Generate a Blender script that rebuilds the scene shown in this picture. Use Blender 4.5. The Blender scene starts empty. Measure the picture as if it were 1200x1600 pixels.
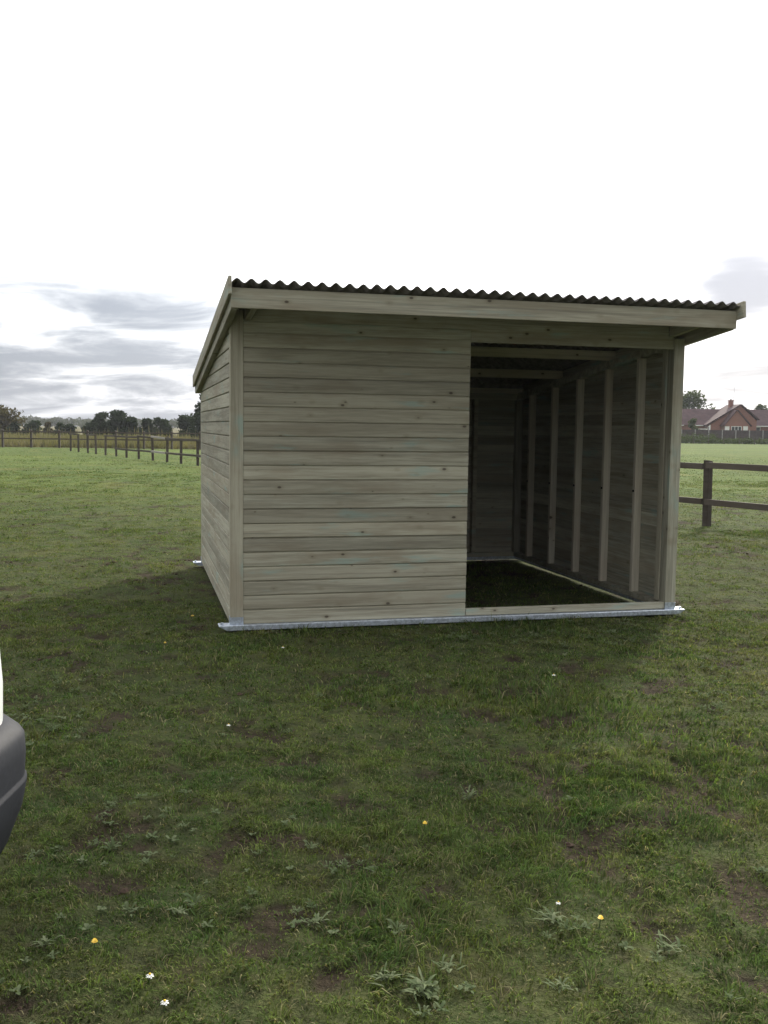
import bpy, bmesh, math, random
import numpy as np
from mathutils import Vector, Matrix, Euler

random.seed(7)
RNG = np.random.default_rng(11)
scene = bpy.context.scene
COL = scene.collection

# ------------------------------------------------------------------ camera
H_CAM = 1.483
F_PX, PITCH, ROLL = 1527.4, 0.0858, 0.0129
cam_data = bpy.data.cameras.new('camera')
cam = bpy.data.objects.new('camera', cam_data)
COL.objects.link(cam)
cam_data.sensor_fit = 'HORIZONTAL'
cam_data.sensor_width = 36.0
cam_data.lens = F_PX / 1200.0 * 36.0
cam_data.clip_start = 0.05
cam_data.clip_end = 5000.0
_c, _s = math.cos(PITCH), math.sin(PITCH)
_r, _u, _f = Vector((1, 0, 0)), Vector((0, _s, _c)), Vector((0, _c, -_s))
_cr, _sr = math.cos(ROLL), math.sin(ROLL)
CR = _r * _cr + _u * _sr
CU = _u * _cr - _r * _sr
cam.matrix_world = Matrix(((CR.x, CU.x, -_f.x, 0), (CR.y, CU.y, -_f.y, 0), (CR.z, CU.z, -_f.z, H_CAM), (0, 0, 0, 1)))
scene.camera = cam

# ------------------------------------------------------------------ world, sun, exposure
SUN_AZ = math.radians(24.0)      # to the right of the view axis (+Y)
SUN_EL = math.radians(26.5)
SUN_DIR = Vector((math.sin(SUN_AZ) * math.cos(SUN_EL), math.cos(SUN_AZ) * math.cos(SUN_EL), math.sin(SUN_EL)))


def N(nt, typ, **kw):
    n = nt.nodes.new(typ)
    for k, v in kw.items():
        if k.startswith('i_'):
            key = k[2:]
            key = int(key) if key.isdigit() else key.replace('_', ' ')
            n.inputs[key].default_value = v
        else:
            setattr(n, k, v)
    return n


def L(nt, a, b):
    nt.links.new(a, b)


def math_n(nt, op, a, b=None, c=None, clamp=False):
    n = nt.nodes.new('ShaderNodeMath')
    n.operation = op
    n.use_clamp = clamp
    for i, v in enumerate((a, b, c)):
        if v is None:
            continue
        if isinstance(v, (int, float)):
            n.inputs[i].default_value = v
        else:
            nt.links.new(v, n.inputs[i])
    return n.outputs[0]


def mixc(nt, fac, a, b, blend='MIX'):
    n = nt.nodes.new('ShaderNodeMix')
    n.data_type = 'RGBA'
    n.blend_type = blend
    for sock, v in ((n.inputs[0], fac), (n.inputs[6], a), (n.inputs[7], b)):
        if isinstance(v, (int, float)):
            sock.default_value = v
        elif isinstance(v, tuple):
            sock.default_value = v if len(v) == 4 else v + (1.0,)
        else:
            nt.links.new(v, sock)
    return n.outputs[2]


def ramp(nt, fac, lo, hi):
    n = nt.nodes.new('ShaderNodeMapRange')
    n.interpolation_type = 'SMOOTHSTEP'
    n.inputs['From Min'].default_value = lo
    n.inputs['From Max'].default_value = hi
    nt.links.new(fac, n.inputs['Value'])
    return n.outputs['Result']


def noise(nt, vec, scale, detail=4.0, rough=0.55, dist=0.0):
    n = nt.nodes.new('ShaderNodeTexNoise')
    n.inputs['Scale'].default_value = scale
    n.inputs['Detail'].default_value = detail
    n.inputs['Roughness'].default_value = rough
    n.inputs['Distortion'].default_value = dist
    if vec is not None:
        nt.links.new(vec, n.inputs['Vector'])
    return n.outputs['Fac']


def mapping(nt, vec, scale=(1, 1, 1), loc=(0, 0, 0)):
    n = nt.nodes.new('ShaderNodeMapping')
    n.inputs['Scale'].default_value = scale
    n.inputs['Location'].default_value = loc
    nt.links.new(vec, n.inputs['Vector'])
    return n.outputs['Vector']


world = bpy.data.worlds.new('World')
scene.world = world
world.use_nodes = True
wt = world.node_tree
wt.nodes.clear()
w_out = N(wt, 'ShaderNodeOutputWorld')
w_bg = N(wt, 'ShaderNodeBackground')
w_bg.inputs['Strength'].default_value = 0.1
L(wt, w_bg.outputs[0], w_out.inputs[0])
sky = N(wt, 'ShaderNodeTexSky')
sky.sky_type = 'NISHITA'
sky.sun_disc = False
sky.sun_elevation = SUN_EL
sky.sun_rotation = SUN_AZ
sky.air_density = 1.0
sky.dust_density = 2.0
w_tc = N(wt, 'ShaderNodeTexCoord')
w_dir = w_tc.outputs['Generated']
w_sep = N(wt, 'ShaderNodeSeparateXYZ')
L(wt, w_dir, w_sep.inputs[0])
w_z = math_n(wt, 'MAXIMUM', w_sep.outputs[2], 0.0)
den = math_n(wt, 'ADD', w_z, 0.19)
w_px = math_n(wt, 'DIVIDE', w_sep.outputs[0], den)
w_py = math_n(wt, 'DIVIDE', w_sep.outputs[1], den)
w_cmb = N(wt, 'ShaderNodeCombineXYZ')
L(wt, w_px, w_cmb.inputs[0])
L(wt, w_py, w_cmb.inputs[1])
w_dot = N(wt, 'ShaderNodeVectorMath', operation='DOT_PRODUCT')
L(wt, w_dir, w_dot.inputs[0])
w_dot.inputs[1].default_value = SUN_DIR
sun_near = math_n(wt, 'POWER', math_n(wt, 'MAXIMUM', w_dot.outputs['Value'], 0.0), 1.6)
# overcast: horizon darker than zenith, brighter around the veiled sun
lum = math_n(wt, 'ADD', math_n(wt, 'MULTIPLY_ADD', w_z, 6.3, 2.9), math_n(wt, 'MULTIPLY', sun_near, 12.0))
cl1 = noise(wt, mapping(wt, w_cmb.outputs[0], (1.7, 2.4, 1), (1.7, 0.4, 0)), 1.0, 8.0, 0.58, 0.5)
cl2 = noise(wt, mapping(wt, w_cmb.outputs[0], (0.40, 0.50, 1), (4.1, 2.3, 0)), 1.0, 3.0, 0.5)
bank = math_n(wt, 'ADD', math_n(wt, 'MULTIPLY', cl1, 0.68), math_n(wt, 'MULTIPLY', cl2, 0.32))
low = math_n(wt, 'SUBTRACT', 1.0, ramp(wt, w_z, 0.07, 0.17))
thick = ramp(wt, math_n(wt, 'ADD', bank, math_n(wt, 'MULTIPLY', low, 0.12)), 0.41, 0.72)
bright = mixc(wt, 1.0, (1.0, 1.01, 1.03), (1, 1, 1), 'MULTIPLY')
blob_d = N(wt, 'ShaderNodeVectorMath', operation='DOT_PRODUCT')
L(wt, w_dir, blob_d.inputs[0])
blob_d.inputs[1].default_value = (CR * 565 + CU * 362 + _f * F_PX).normalized()
blob = ramp(wt, math_n(wt, 'ADD', blob_d.outputs['Value'], math_n(wt, 'MULTIPLY_ADD', cl1, 0.0030, -0.0015)), 0.9984, 1.0002)
thick = math_n(wt, 'MAXIMUM', thick, blob)
shade_c = mixc(wt, thick, (1.0, 1.0, 1.01), (0.215, 0.235, 0.272))
shade_c = mixc(wt, blob, shade_c, (0.172, 0.192, 0.236))
lumc = N(wt, 'ShaderNodeCombineColor')
for i in range(3):
    L(wt, lum, lumc.inputs[i])
cloud = mixc(wt, 1.0, lumc.outputs[0], shade_c, 'MULTIPLY')
skymix = mixc(wt, 0.95, sky.outputs[0], cloud)
L(wt, skymix, w_bg.inputs['Color'])

sun_data = bpy.data.lights.new('sun', 'SUN')
sun_data.energy = 2.8
sun_data.angle = math.radians(6.0)
sun_data.color = (1.0, 0.93, 0.80)
sun = bpy.data.objects.new('sun', sun_data)
COL.objects.link(sun)
sun.rotation_euler = SUN_DIR.to_track_quat('Z', 'Y').to_euler()
sun.location = (20, 40, 40)

vs = scene.view_settings
vs.view_transform = 'Standard'
vs.look = 'None'
vs.exposure = 1.05
vs.gamma = 1.0
vs.use_curve_mapping = False


# ------------------------------------------------------------------ helpers
def pix_dir(px, py):
    """World direction of a pixel of the 1200x1600 photograph (used only to survey positions)."""
    a, b = px - 600.0, py - 800.0
    return CR * a - CU * b + _f * F_PX


def at_depth(px, py, depth):
    d = pix_dir(px, py)
    return Vector((0, 0, H_CAM)) + d * (depth / d.y)


def on_ground(px, py, z=0.0):
    d = pix_dir(px, py)
    return Vector((0, 0, H_CAM)) + d * ((z - H_CAM) / d.z)


def tag(o, label=None, cat=None, group=None, kind=None):
    if label:
        o['label'] = label
    if cat:
        o['category'] = cat
    if group:
        o['group'] = group
    if kind:
        o['kind'] = kind
    return o


def link(name, me, parent=None, mat=None):
    o = bpy.data.objects.new(name, me)
    COL.objects.link(o)
    if parent is not None:
        o.parent = parent
    if mat is not None and me is not None and not me.materials:
        me.materials.append(mat)
    return o


def empty(name, loc=(0, 0, 0), rz=0.0):
    o = bpy.data.objects.new(name, None)
    o.empty_display_size = 0.2
    COL.objects.link(o)
    o.location = loc
    o.rotation_euler = (0, 0, rz)
    return o


def mesh_from(verts, faces, name='mesh', smooth=False):
    me = bpy.data.meshes.new(name)
    me.from_pydata([tuple(v) for v in verts], [], faces)
    if smooth:
        me.polygons.foreach_set('use_smooth', [True] * len(me.polygons))
    me.update()
    return me


def box_geo(x0, x1, y0, y1, z0, z1):
    v = [(x0, y0, z0), (x1, y0, z0), (x1, y1, z0), (x0, y1, z0), (x0, y0, z1), (x1, y0, z1), (x1, y1, z1), (x0, y1, z1)]
    f = [(0, 3, 2, 1), (4, 5, 6, 7), (0, 1, 5, 4), (1, 2, 6, 5), (2, 3, 7, 6), (3, 0, 4, 7)]
    return v, f


class MB:
    def __init__(self):
        self.v, self.f = [], []

    def add(self, v, f):
        o = len(self.v)
        self.v += [tuple(p) for p in v]
        self.f += [tuple(i + o for i in q) for q in f]
        return self

    def box(self, *a):
        return self.add(*box_geo(*a))

    def prism(self, poly, axis, a, b):
        """poly: list of 2D points (ccw); extruded along axis between a and b."""
        n = len(poly)

        def p3(q, t):
            if axis == 'x':
                return (t, q[0], q[1])
            if axis == 'y':
                return (q[0], t, q[1])
            return (q[0], q[1], t)
        v = [p3(q, a) for q in poly] + [p3(q, b) for q in poly]
        f = [tuple(range(n))[::-1], tuple(range(n, 2 * n))]
        f += [(i, (i + 1) % n, n + (i + 1) % n, n + i) for i in range(n)]
        return self.add(v, f)

    def tube(self, p0, p1, r0, r1, n=8):
        p0, p1 = Vector(p0), Vector(p1)
        q = (p1 - p0).to_track_quat('Z', 'Y')
        v = []
        for p, r in ((p0, r0), (p1, r1)):
            for k in range(n):
                a = 2 * math.pi * k / n
                v.append(p + q @ Vector((r * math.cos(a), r * math.sin(a), 0)))
        f = [(i, (i + 1) % n, n + (i + 1) % n, n + i) for i in range(n)]
        f += [tuple(range(n))[::-1], tuple(range(n, 2 * n))]
        return self.add(v, f)

    def mesh(self, name='mesh', smooth=False, bevel=0.0):
        me = mesh_from(self.v, self.f, name, smooth)
        bm = bmesh.new()
        bm.from_mesh(me)
        bmesh.ops.recalc_face_normals(bm, faces=bm.faces)
        if bevel:
            bmesh.ops.bevel(bm, geom=list(bm.edges), offset=bevel, segments=1, affect='EDGES', clamp_overlap=True)
        bm.to_mesh(me)
        bm.free()
        return me

    def build(self, name, mat, parent=None, smooth=False, bevel=0.0):
        me = self.mesh(name, smooth, bevel)
        return link(name, me, parent, mat)


def vnoise(x, y, seed=0):
    """Smooth value noise on numpy arrays, 0..1."""
    xi, yi = np.floor(x).astype(np.int64), np.floor(y).astype(np.int64)
    fx, fy = x - xi, y - yi
    fx = fx * fx * (3 - 2 * fx)
    fy = fy * fy * (3 - 2 * fy)

    def hsh(a, b):
        h = (a * 374761393 + b * 668265263 + seed * 974634777) & 0x7fffffff
        h = ((h ^ (h >> 13)) * 1274126177) & 0x7fffffff
        h = h ^ (h >> 16)
        return (h & 0xffff) / 65535.0
    a, b = hsh(xi, yi), hsh(xi + 1, yi)
    c, d = hsh(xi, yi + 1), hsh(xi + 1, yi + 1)
    return (a * (1 - fx) + b * fx) * (1 - fy) + (c * (1 - fx) + d * fx) * fy


def fbm(x, y, scale, seed=0, octaves=3):
    t, amp, tot = 0.0, 1.0, 0.0
    x, y = np.asarray(x, float) / scale, np.asarray(y, float) / scale
    for k in range(octaves):
        t = t + amp * vnoise(x * 2 ** k + 13.7 * k, y * 2 ** k - 7.3 * k, seed + k)
        tot += amp
        amp *= 0.5
    return t / tot


# ------------------------------------------------------------------ materials
def new_mat(name):
    m = bpy.data.materials.new(name)
    m.use_nodes = True
    nt = m.node_tree
    b = nt.nodes['Principled BSDF']
    return m, nt, b


def set_bump(nt, b, h, strength=0.3, dist=0.01):
    n = N(nt, 'ShaderNodeBump')
    n.inputs['Strength'].default_value = strength
    n.inputs['Distance'].default_value = dist
    L(nt, h, n.inputs['Height'])
    L(nt, n.outputs[0], b.inputs['Normal'])


def wood_mat(name, c_light, c_dark, knots=True, stain=True, vary=0.22, rough=0.8):
    m, nt, b = new_mat(name)
    tc = N(nt, 'ShaderNodeTexCoord')
    oi = N(nt, 'ShaderNodeObjectInfo')
    off = N(nt, 'ShaderNodeCombineXYZ')
    L(nt, math_n(nt, 'MULTIPLY', oi.outputs['Random'], 57.0), off.inputs[0])
    L(nt, math_n(nt, 'MULTIPLY', oi.outputs['Random'], 23.0), off.inputs[2])
    add = N(nt, 'ShaderNodeVectorMath', operation='ADD')
    L(nt, tc.outputs['Object'], add.inputs[0])
    L(nt, off.outputs[0], add.inputs[1])
    v = add.outputs[0]
    # knots first, grain bends round them
    vk = N(nt, 'ShaderNodeTexVoronoi')
    vk.inputs['Scale'].default_value = 1.0
    L(nt, mapping(nt, v, (8.5, 5.0, 15.0)), vk.inputs['Vector'])
    kd = vk.outputs['Distance']
    ksel = N(nt, 'ShaderNodeSeparateColor')
    L(nt, vk.outputs['Color'], ksel.inputs[0])
    has = math_n(nt, 'GREATER_THAN', ksel.outputs[0], 0.66)
    ksize = math_n(nt, 'MULTIPLY_ADD', ksel.outputs[1], 0.09, 0.05)
    kr = math_n(nt, 'DIVIDE', kd, ksize)
    knot = math_n(nt, 'MULTIPLY', math_n(nt, 'SUBTRACT', 1.0, ramp(nt, kr, 0.6, 1.25)), has)
    halo = math_n(nt, 'MULTIPLY', math_n(nt, 'SUBTRACT', 1.0, ramp(nt, kr, 0.9, 3.2)), has)
    g1 = noise(nt, mapping(nt, v, (0.8, 16, 16)), 1.0, 5.0, 0.6, 0.6)
    g2 = noise(nt, mapping(nt, v, (5.0, 120, 120)), 1.0, 3.0, 0.6)
    g3 = noise(nt, mapping(nt, v, (1.3, 2.2, 6.0)), 1.0, 4.0, 0.6)
    gr = math_n(nt, 'ADD', math_n(nt, 'MULTIPLY', g1, 0.65), math_n(nt, 'MULTIPLY', g2, 0.35))
    col = mixc(nt, ramp(nt, gr, 0.34, 0.64), c_dark, c_light)
    r2 = math_n(nt, 'FRACT', math_n(nt, 'MULTIPLY', oi.outputs['Random'], 13.7))
    col = mixc(nt, math_n(nt, 'MULTIPLY', r2, 0.38), col, (c_light[0] * 0.80, c_light[1] * 0.72, c_light[2] * 0.66))
    g4 = noise(nt, mapping(nt, v, (0.55, 26, 40), (9, 2, 1)), 1.0, 4.0, 0.65)
    col = mixc(nt, math_n(nt, 'MULTIPLY', ramp(nt, g4, 0.52, 0.72), 0.55), col, (c_dark[0] * 0.62, c_dark[1] * 0.62, c_dark[2] * 0.66))
    # weathered brown drifts
    col = mixc(nt, math_n(nt, 'MULTIPLY', ramp(nt, g3, 0.48, 0.70), 0.55), col, (c_dark[0] * 1.05, c_dark[1] * 0.92, c_dark[2] * 0.85))
    if stain:
        st = noise(nt, mapping(nt, v, (1.6, 3.0, 9.0), (3, 1, 5)), 1.0, 4.0, 0.6)
        col = mixc(nt, math_n(nt, 'MULTIPLY', ramp(nt, st, 0.57, 0.70), 0.55), col, (0.25, 0.37, 0.33))
    if knots:
        col = mixc(nt, math_n(nt, 'MULTIPLY', halo, 0.35), col, (c_dark[0] * 0.8, c_dark[1] * 0.72, c_dark[2] * 0.6))
        col = mixc(nt, math_n(nt, 'MULTIPLY', knot, 0.85), col, (0.055, 0.042, 0.03))
    rnd = N(nt, 'ShaderNodeMapRange')
    rnd.inputs['To Min'].default_value = 1.0 - vary
    rnd.inputs['To Max'].default_value = 1.0 + vary * 0.6
    L(nt, oi.outputs['Random'], rnd.inputs['Value'])
    rc = N(nt, 'ShaderNodeCombineColor')
    for i in range(3):
        L(nt, rnd.outputs[0], rc.inputs[i])
    col = mixc(nt, 1.0, col, rc.outputs[0], 'MULTIPLY')
    L(nt, col, b.inputs['Base Color'])
    b.inputs['Roughness'].default_value = rough
    b.inputs['Specular IOR Level'].default_value = 0.25
    set_bump(nt, b, gr, 0.35, 0.004)
    return m


def plain_mat(name, color, rough=0.7, metal=0.0, var=0.15, scale=8.0, spec=0.4, bump=0.0):
    m, nt, b = new_mat(name)
    tc = N(nt, 'ShaderNodeTexCoord')
    n = noise(nt, tc.outputs['Object'], scale, 5.0, 0.6)
    lo = tuple(c * (1 - var) for c in color)
    hi = tuple(min(1, c * (1 + var)) for c in color)
    L(nt, mixc(nt, ramp(nt, n, 0.3, 0.7), lo, hi), b.inputs['Base Color'])
    b.inputs['Roughness'].default_value = rough
    b.inputs['Metallic'].default_value = metal
    b.inputs['Specular IOR Level'].default_value = spec
    if bump:
        set_bump(nt, b, n, bump, 0.005)
    return m


M = {}
M['timber'] = wood_mat('treated_timber', (0.430, 0.420, 0.330), (0.230, 0.219, 0.166), vary=0.22)
M['sawn'] = wood_mat('pale_sawn_timber', (0.56, 0.525, 0.43), (0.40, 0.372, 0.30), stain=False, vary=0.12)
M['fence_wood'] = wood_mat('weathered_fence_wood', (0.095, 0.082, 0.068), (0.055, 0.046, 0.038), stain=False)
M['pale_rail'] = wood_mat('pale_weathered_rail', (0.45, 0.44, 0.42), (0.33, 0.32, 0.30), stain=False)
M['galv'] = plain_mat('galvanised_steel', (0.50, 0.55, 0.62), 0.42, 0.75, 0.25, 40.0, 0.5, 0.05)
M['bolt'] = plain_mat('dark_bolt', (0.03, 0.03, 0.03), 0.5, 0.6)
M['sheet'] = plain_mat('bitumen_corrugated_sheet', (0.20, 0.185, 0.18), 0.85, 0.0, 0.3, 14.0, 0.25, 0.1)
M['bumper'] = plain_mat('dark_grey_bumper_plastic', (0.016, 0.018, 0.024), 0.65, 0.0, 0.15, 60.0, 0.18, 0.10)
M['van_white'] = plain_mat('white_van_paint', (0.78, 0.80, 0.79), 0.25, 0.0, 0.03, 4.0, 0.5)
M['glass'] = plain_mat('dark_window_glass', (0.03, 0.035, 0.04), 0.08, 0.0, 0.1, 3.0, 0.6)
M['tyre'] = plain_mat('tyre_rubber', (0.02, 0.02, 0.02), 0.85)
M['rim'] = plain_mat('grey_wheel_rim', (0.4, 0.4, 0.42), 0.35, 0.7)
M['red_lens'] = plain_mat('red_lamp_lens', (0.4, 0.02, 0.02), 0.15)
M['roof_tile'] = plain_mat('brown_roof_tile', (0.062, 0.036, 0.037), 0.85, 0.0, 0.25, 1.3, 0.2)
M['white_paint'] = plain_mat('white_painted_joinery', (0.78, 0.78, 0.76), 0.5, 0.0, 0.05)
M['concrete'] = plain_mat('concrete_post', (0.36, 0.35, 0.33), 0.9, 0.0, 0.15, 6.0, 0.2)
M['panel'] = plain_mat('dark_fence_panel', (0.075, 0.06, 0.058), 0.85, 0.0, 0.25, 3.0, 0.2)
M['bark'] = plain_mat('bark', (0.075, 0.06, 0.048), 0.9, 0.0, 0.3, 5.0, 0.2, 0.3)


def brick_mat():
    m, nt, b = new_mat('red_brick')
    tc = N(nt, 'ShaderNodeTexCoord')
    sep = N(nt, 'ShaderNodeSeparateXYZ')
    L(nt, tc.outputs['Object'], sep.inputs[0])
    cmb = N(nt, 'ShaderNodeCombineXYZ')
    L(nt, sep.outputs[0], cmb.inputs[0])
    L(nt, sep.outputs[2], cmb.inputs[1])
    br = N(nt, 'ShaderNodeTexBrick')
    br.inputs['Color1'].default_value = (0.26, 0.075, 0.045, 1)
    br.inputs['Color2'].default_value = (0.20, 0.060, 0.038, 1)
    br.inputs['Mortar'].default_value = (0.30, 0.26, 0.23, 1)
    br.inputs['Scale'].default_value = 1.0
    br.inputs['Brick Width'].default_value = 0.225
    br.inputs['Row Height'].default_value = 0.075
    br.inputs['Mortar Size'].default_value = 0.008
    L(nt, cmb.outputs[0], br.inputs['Vector'])
    L(nt, br.outputs['Color'], b.inputs['Base Color'])
    b.inputs['Roughness'].default_value = 0.9
    return m


M['brick'] = brick_mat()


def leaf_mat(name, c1, c2, trans=0.3, tint=None):
    """Two-sided leaf: diffuse plus translucent, tone varies from face to face and place to place."""
    m = bpy.data.materials.new(name)
    m.use_nodes = True
    nt = m.node_tree
    nt.nodes.clear()
    out = N(nt, 'ShaderNodeOutputMaterial')
    at = N(nt, 'ShaderNodeAttribute', attribute_name='tone')
    geo = N(nt, 'ShaderNodeNewGeometry')
    n = noise(nt, geo.outputs['Position'], 0.9, 3.0, 0.6)
    oi = N(nt, 'ShaderNodeObjectInfo')
    t = math_n(nt, 'ADD', math_n(nt, 'MULTIPLY', at.outputs['Fac'], 0.6), math_n(nt, 'MULTIPLY', math_n(nt, 'SUBTRACT', n, 0.3), 0.5))
    col = mixc(nt, math_n(nt, 'ADD', t, math_n(nt, 'MULTIPLY_ADD', oi.outputs['Random'], 0.2, -0.1), clamp=True), c1, c2)
    d = N(nt, 'ShaderNodeBsdfDiffuse')
    tr = N(nt, 'ShaderNodeBsdfTranslucent')
    L(nt, col, d.inputs['Color'])
    L(nt, mixc(nt, 1.0, col, (1.1, 1.15, 0.55), 'MULTIPLY'), tr.inputs['Color'])
    mx = N(nt, 'ShaderNodeMixShader')
    mx.inputs[0].default_value = trans
    L(nt, d.outputs[0], mx.inputs[1])
    L(nt, tr.outputs[0], mx.inputs[2])
    L(nt, mx.outputs[0], out.inputs[0])
    return m


M['leaf_dark'] = leaf_mat('hedge_foliage', (0.018, 0.028, 0.018), (0.045, 0.062, 0.030), 0.2)
M['leaf_mid'] = leaf_mat('tree_foliage', (0.04, 0.055, 0.028), (0.085, 0.105, 0.045), 0.3)
M['leaf_rust'] = leaf_mat('autumn_foliage', (0.048, 0.047, 0.028), (0.085, 0.068, 0.038), 0.3)
M['leaf_far'] = leaf_mat('far_foliage', (0.05, 0.06, 0.04), (0.085, 0.095, 0.06), 0.2)
M['leaf_shrub'] = leaf_mat('scrub_foliage', (0.035, 0.05, 0.024), (0.08, 0.10, 0.045), 0.3)
M['dry_grass'] = leaf_mat('dry_meadow_grass', (0.10, 0.10, 0.055), (0.22, 0.19, 0.12), 0.3)
M['weed'] = leaf_mat('weed_leaf', (0.070, 0.100, 0.045), (0.20, 0.22, 0.135), 0.25)
M['yellow'] = plain_mat('yellow_petal', (0.62, 0.42, 0.02), 0.6)
M['petal'] = plain_mat('white_petal', (0.78, 0.78, 0.72), 0.6)
M['clod'] = plain_mat('soil_clod', (0.055, 0.038, 0.028), 0.95, 0.0, 0.35, 30.0, 0.1, 0.4)
M['stem'] = plain_mat('green_stem', (0.06, 0.09, 0.03), 0.7)


def grass_colour(nt, pos, tone=None):
    """Patchy pasture colour shared by the ground sheet and the blades."""
    p1 = noise(nt, pos, 0.55, 4.0, 0.6)
    p2 = noise(nt, mapping(nt, pos, (1, 1, 1), (11, 5, 0)), 2.6, 4.0, 0.6)
    p3 = noise(nt, mapping(nt, pos, (1, 1, 1), (3, 19, 0)), 0.09, 3.0, 0.6)
    col = mixc(nt, ramp(nt, p2, 0.30, 0.70), (0.064, 0.112, 0.032), (0.122, 0.156, 0.042))
    p5 = noise(nt, mapping(nt, pos, (1, 1, 1), (2, 31, 0)), 5.5, 4.0, 0.7)
    col = mixc(nt, math_n(nt, 'MULTIPLY', ramp(nt, p5, 0.52, 0.70), 0.50), col, (0.115, 0.098, 0.050))
    p4 = noise(nt, mapping(nt, pos, (1, 1, 1), (7, 2, 0)), 9.0, 3.0, 0.6)
    col = mixc(nt, math_n(nt, 'MULTIPLY', ramp(nt, p4, 0.46, 0.62), 0.75), col, (0.048, 0.062, 0.026))
    col = mixc(nt, math_n(nt, 'MULTIPLY', ramp(nt, p1, 0.50, 0.74), 0.75), col, (0.150, 0.150, 0.050))
    col = mixc(nt, math_n(nt, 'MULTIPLY', ramp(nt, p3, 0.45, 0.65), 0.45), col, (0.130, 0.168, 0.040))
    return col


def grass_blade_mat():
    m = bpy.data.materials.new('pasture_grass_blade')
    m.use_nodes = True
    nt = m.node_tree
    nt.nodes.clear()
    out = N(nt, 'ShaderNodeOutputMaterial')
    geo = N(nt, 'ShaderNodeNewGeometry')
    at = N(nt, 'ShaderNodeAttribute', attribute_name='tone')
    oi = N(nt, 'ShaderNodeObjectInfo')
    col = grass_colour(nt, geo.outputs['Position'])
    # some blades are dead straw, some lush
    col = mixc(nt, math_n(nt, 'MULTIPLY', ramp(nt, at.outputs['Fac'], 0.72, 0.95), 0.8), col, (0.19, 0.168, 0.098))
    col = mixc(nt, math_n(nt, 'MULTIPLY', math_n(nt, 'SUBTRACT', 1.0, ramp(nt, at.outputs['Fac'], 0.0, 0.4)), 0.6), col, (0.050, 0.095, 0.032))
    vy = N(nt, 'ShaderNodeAttribute', attribute_name='vary')
    k = math_n(nt, 'MULTIPLY_ADD', vy.outputs['Fac'], 1.05, 0.48)
    kc = N(nt, 'ShaderNodeCombineColor')
    for i in range(3):
        L(nt, k, kc.inputs[i])
    col = mixc(nt, 1.0, col, kc.outputs[0], 'MULTIPLY')
    d = N(nt, 'ShaderNodeBsdfDiffuse')
    tr = N(nt, 'ShaderNodeBsdfTranslucent')
    L(nt, col, d.inputs['Color'])
    L(nt, mixc(nt, 1.0, col, (1.15, 1.2, 0.6), 'MULTIPLY'), tr.inputs['Color'])
    mx = N(nt, 'ShaderNodeMixShader')
    mx.inputs[0].default_value = 0.35
    L(nt, d.outputs[0], mx.inputs[1])
    L(nt, tr.outputs[0], mx.inputs[2])
    L(nt, mx.outputs[0], out.inputs[0])
    return m


M['blade'] = grass_blade_mat()


def field_mat():
    m, nt, b = new_mat('pasture_ground')
    geo = N(nt, 'ShaderNodeNewGeometry')
    pos = geo.outputs['Position']
    sep = N(nt, 'ShaderNodeSeparateXYZ')
    L(nt, pos, sep.inputs[0])
    col = grass_colour(nt, pos)
    # fine mottling of the sward
    f1 = noise(nt, pos, 16.0, 5.0, 0.7)
    f2 = noise(nt, pos, 3.2, 4.0, 0.65)
    f0 = noise(nt, pos, 75.0, 3.0, 0.7)
    col = mixc(nt, math_n(nt, 'MULTIPLY', ramp(nt, f1, 0.45, 0.75), 0.45), col, (0.070, 0.080, 0.034))
    # brown thatch close by; painted darker, as shade in the gaps between blades
    near0 = math_n(nt, 'SUBTRACT', 1.0, ramp(nt, sep.outputs[1], 9.0, 30.0))
    col = mixc(nt, math_n(nt, 'MULTIPLY', near0, 0.66), col, mixc(nt, ramp(nt, math_n(nt, 'ADD', math_n(nt, 'MULTIPLY', f1, 0.4), math_n(nt, 'MULTIPLY', f0, 0.6)), 0.40, 0.60), (0.022, 0.023, 0.013), (0.060, 0.056, 0.030)))
    # bare, trodden soil (vertex attribute from the same field that thins the grass)
    at = N(nt, 'ShaderNodeAttribute', attribute_name='bare')
    soil = mixc(nt, ramp(nt, f1, 0.35, 0.7), (0.028, 0.021, 0.016), (0.060, 0.045, 0.032))
    near = math_n(nt, 'SUBTRACT', 1.0, ramp(nt, sep.outputs[1], 14.0, 40.0))
    s = math_n(nt, 'MULTIPLY', at.outputs['Fac'], math_n(nt, 'MULTIPLY_ADD', near, 0.75, 0.15))
    col = mixc(nt, s, col, soil)
    # dull tan rough grassland beyond the cross fence
    wob = math_n(nt, 'MULTIPLY_ADD', noise(nt, pos, 0.4, 2.0), 1.6, 60.0)
    rough = math_n(nt, 'MULTIPLY', math_n(nt, 'GREATER_THAN', sep.outputs[1], wob), math_n(nt, 'LESS_THAN', sep.outputs[0], 14.0))
    r1 = noise(nt, mapping(nt, pos, (0.5, 0.12, 1)), 1.0, 4.0, 0.65)
    col = mixc(nt, rough, col, mixc(nt, ramp(nt, r1, 0.35, 0.65), (0.085, 0.085, 0.045), (0.17, 0.15, 0.09)))
    L(nt, col, b.inputs['Base Color'])
    b.inputs['Roughness'].default_value = 1.0
    b.inputs['Specular IOR Level'].default_value = 0.05
    hb = math_n(nt, 'ADD', math_n(nt, 'MULTIPLY_ADD', f0, 0.35, f1), math_n(nt, 'MULTIPLY', f2, 1.4))
    set_bump(nt, b, hb, 0.9, 0.05)
    return m


M['field'] = field_mat()

# ------------------------------------------------------------------ shelter frame of reference
SH_YAW = 0.2468
SH_X, SH_Y = -1.1075, 7.0152
ZO = -0.065
W, D = 3.60, 3.40
_cy, _sy = math.cos(SH_YAW), math.sin(SH_YAW)


def to_shelter(x, y):
    dx, dy = x - SH_X, y - SH_Y
    return dx * _cy + dy * _sy, -dx * _sy + dy * _cy


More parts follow.
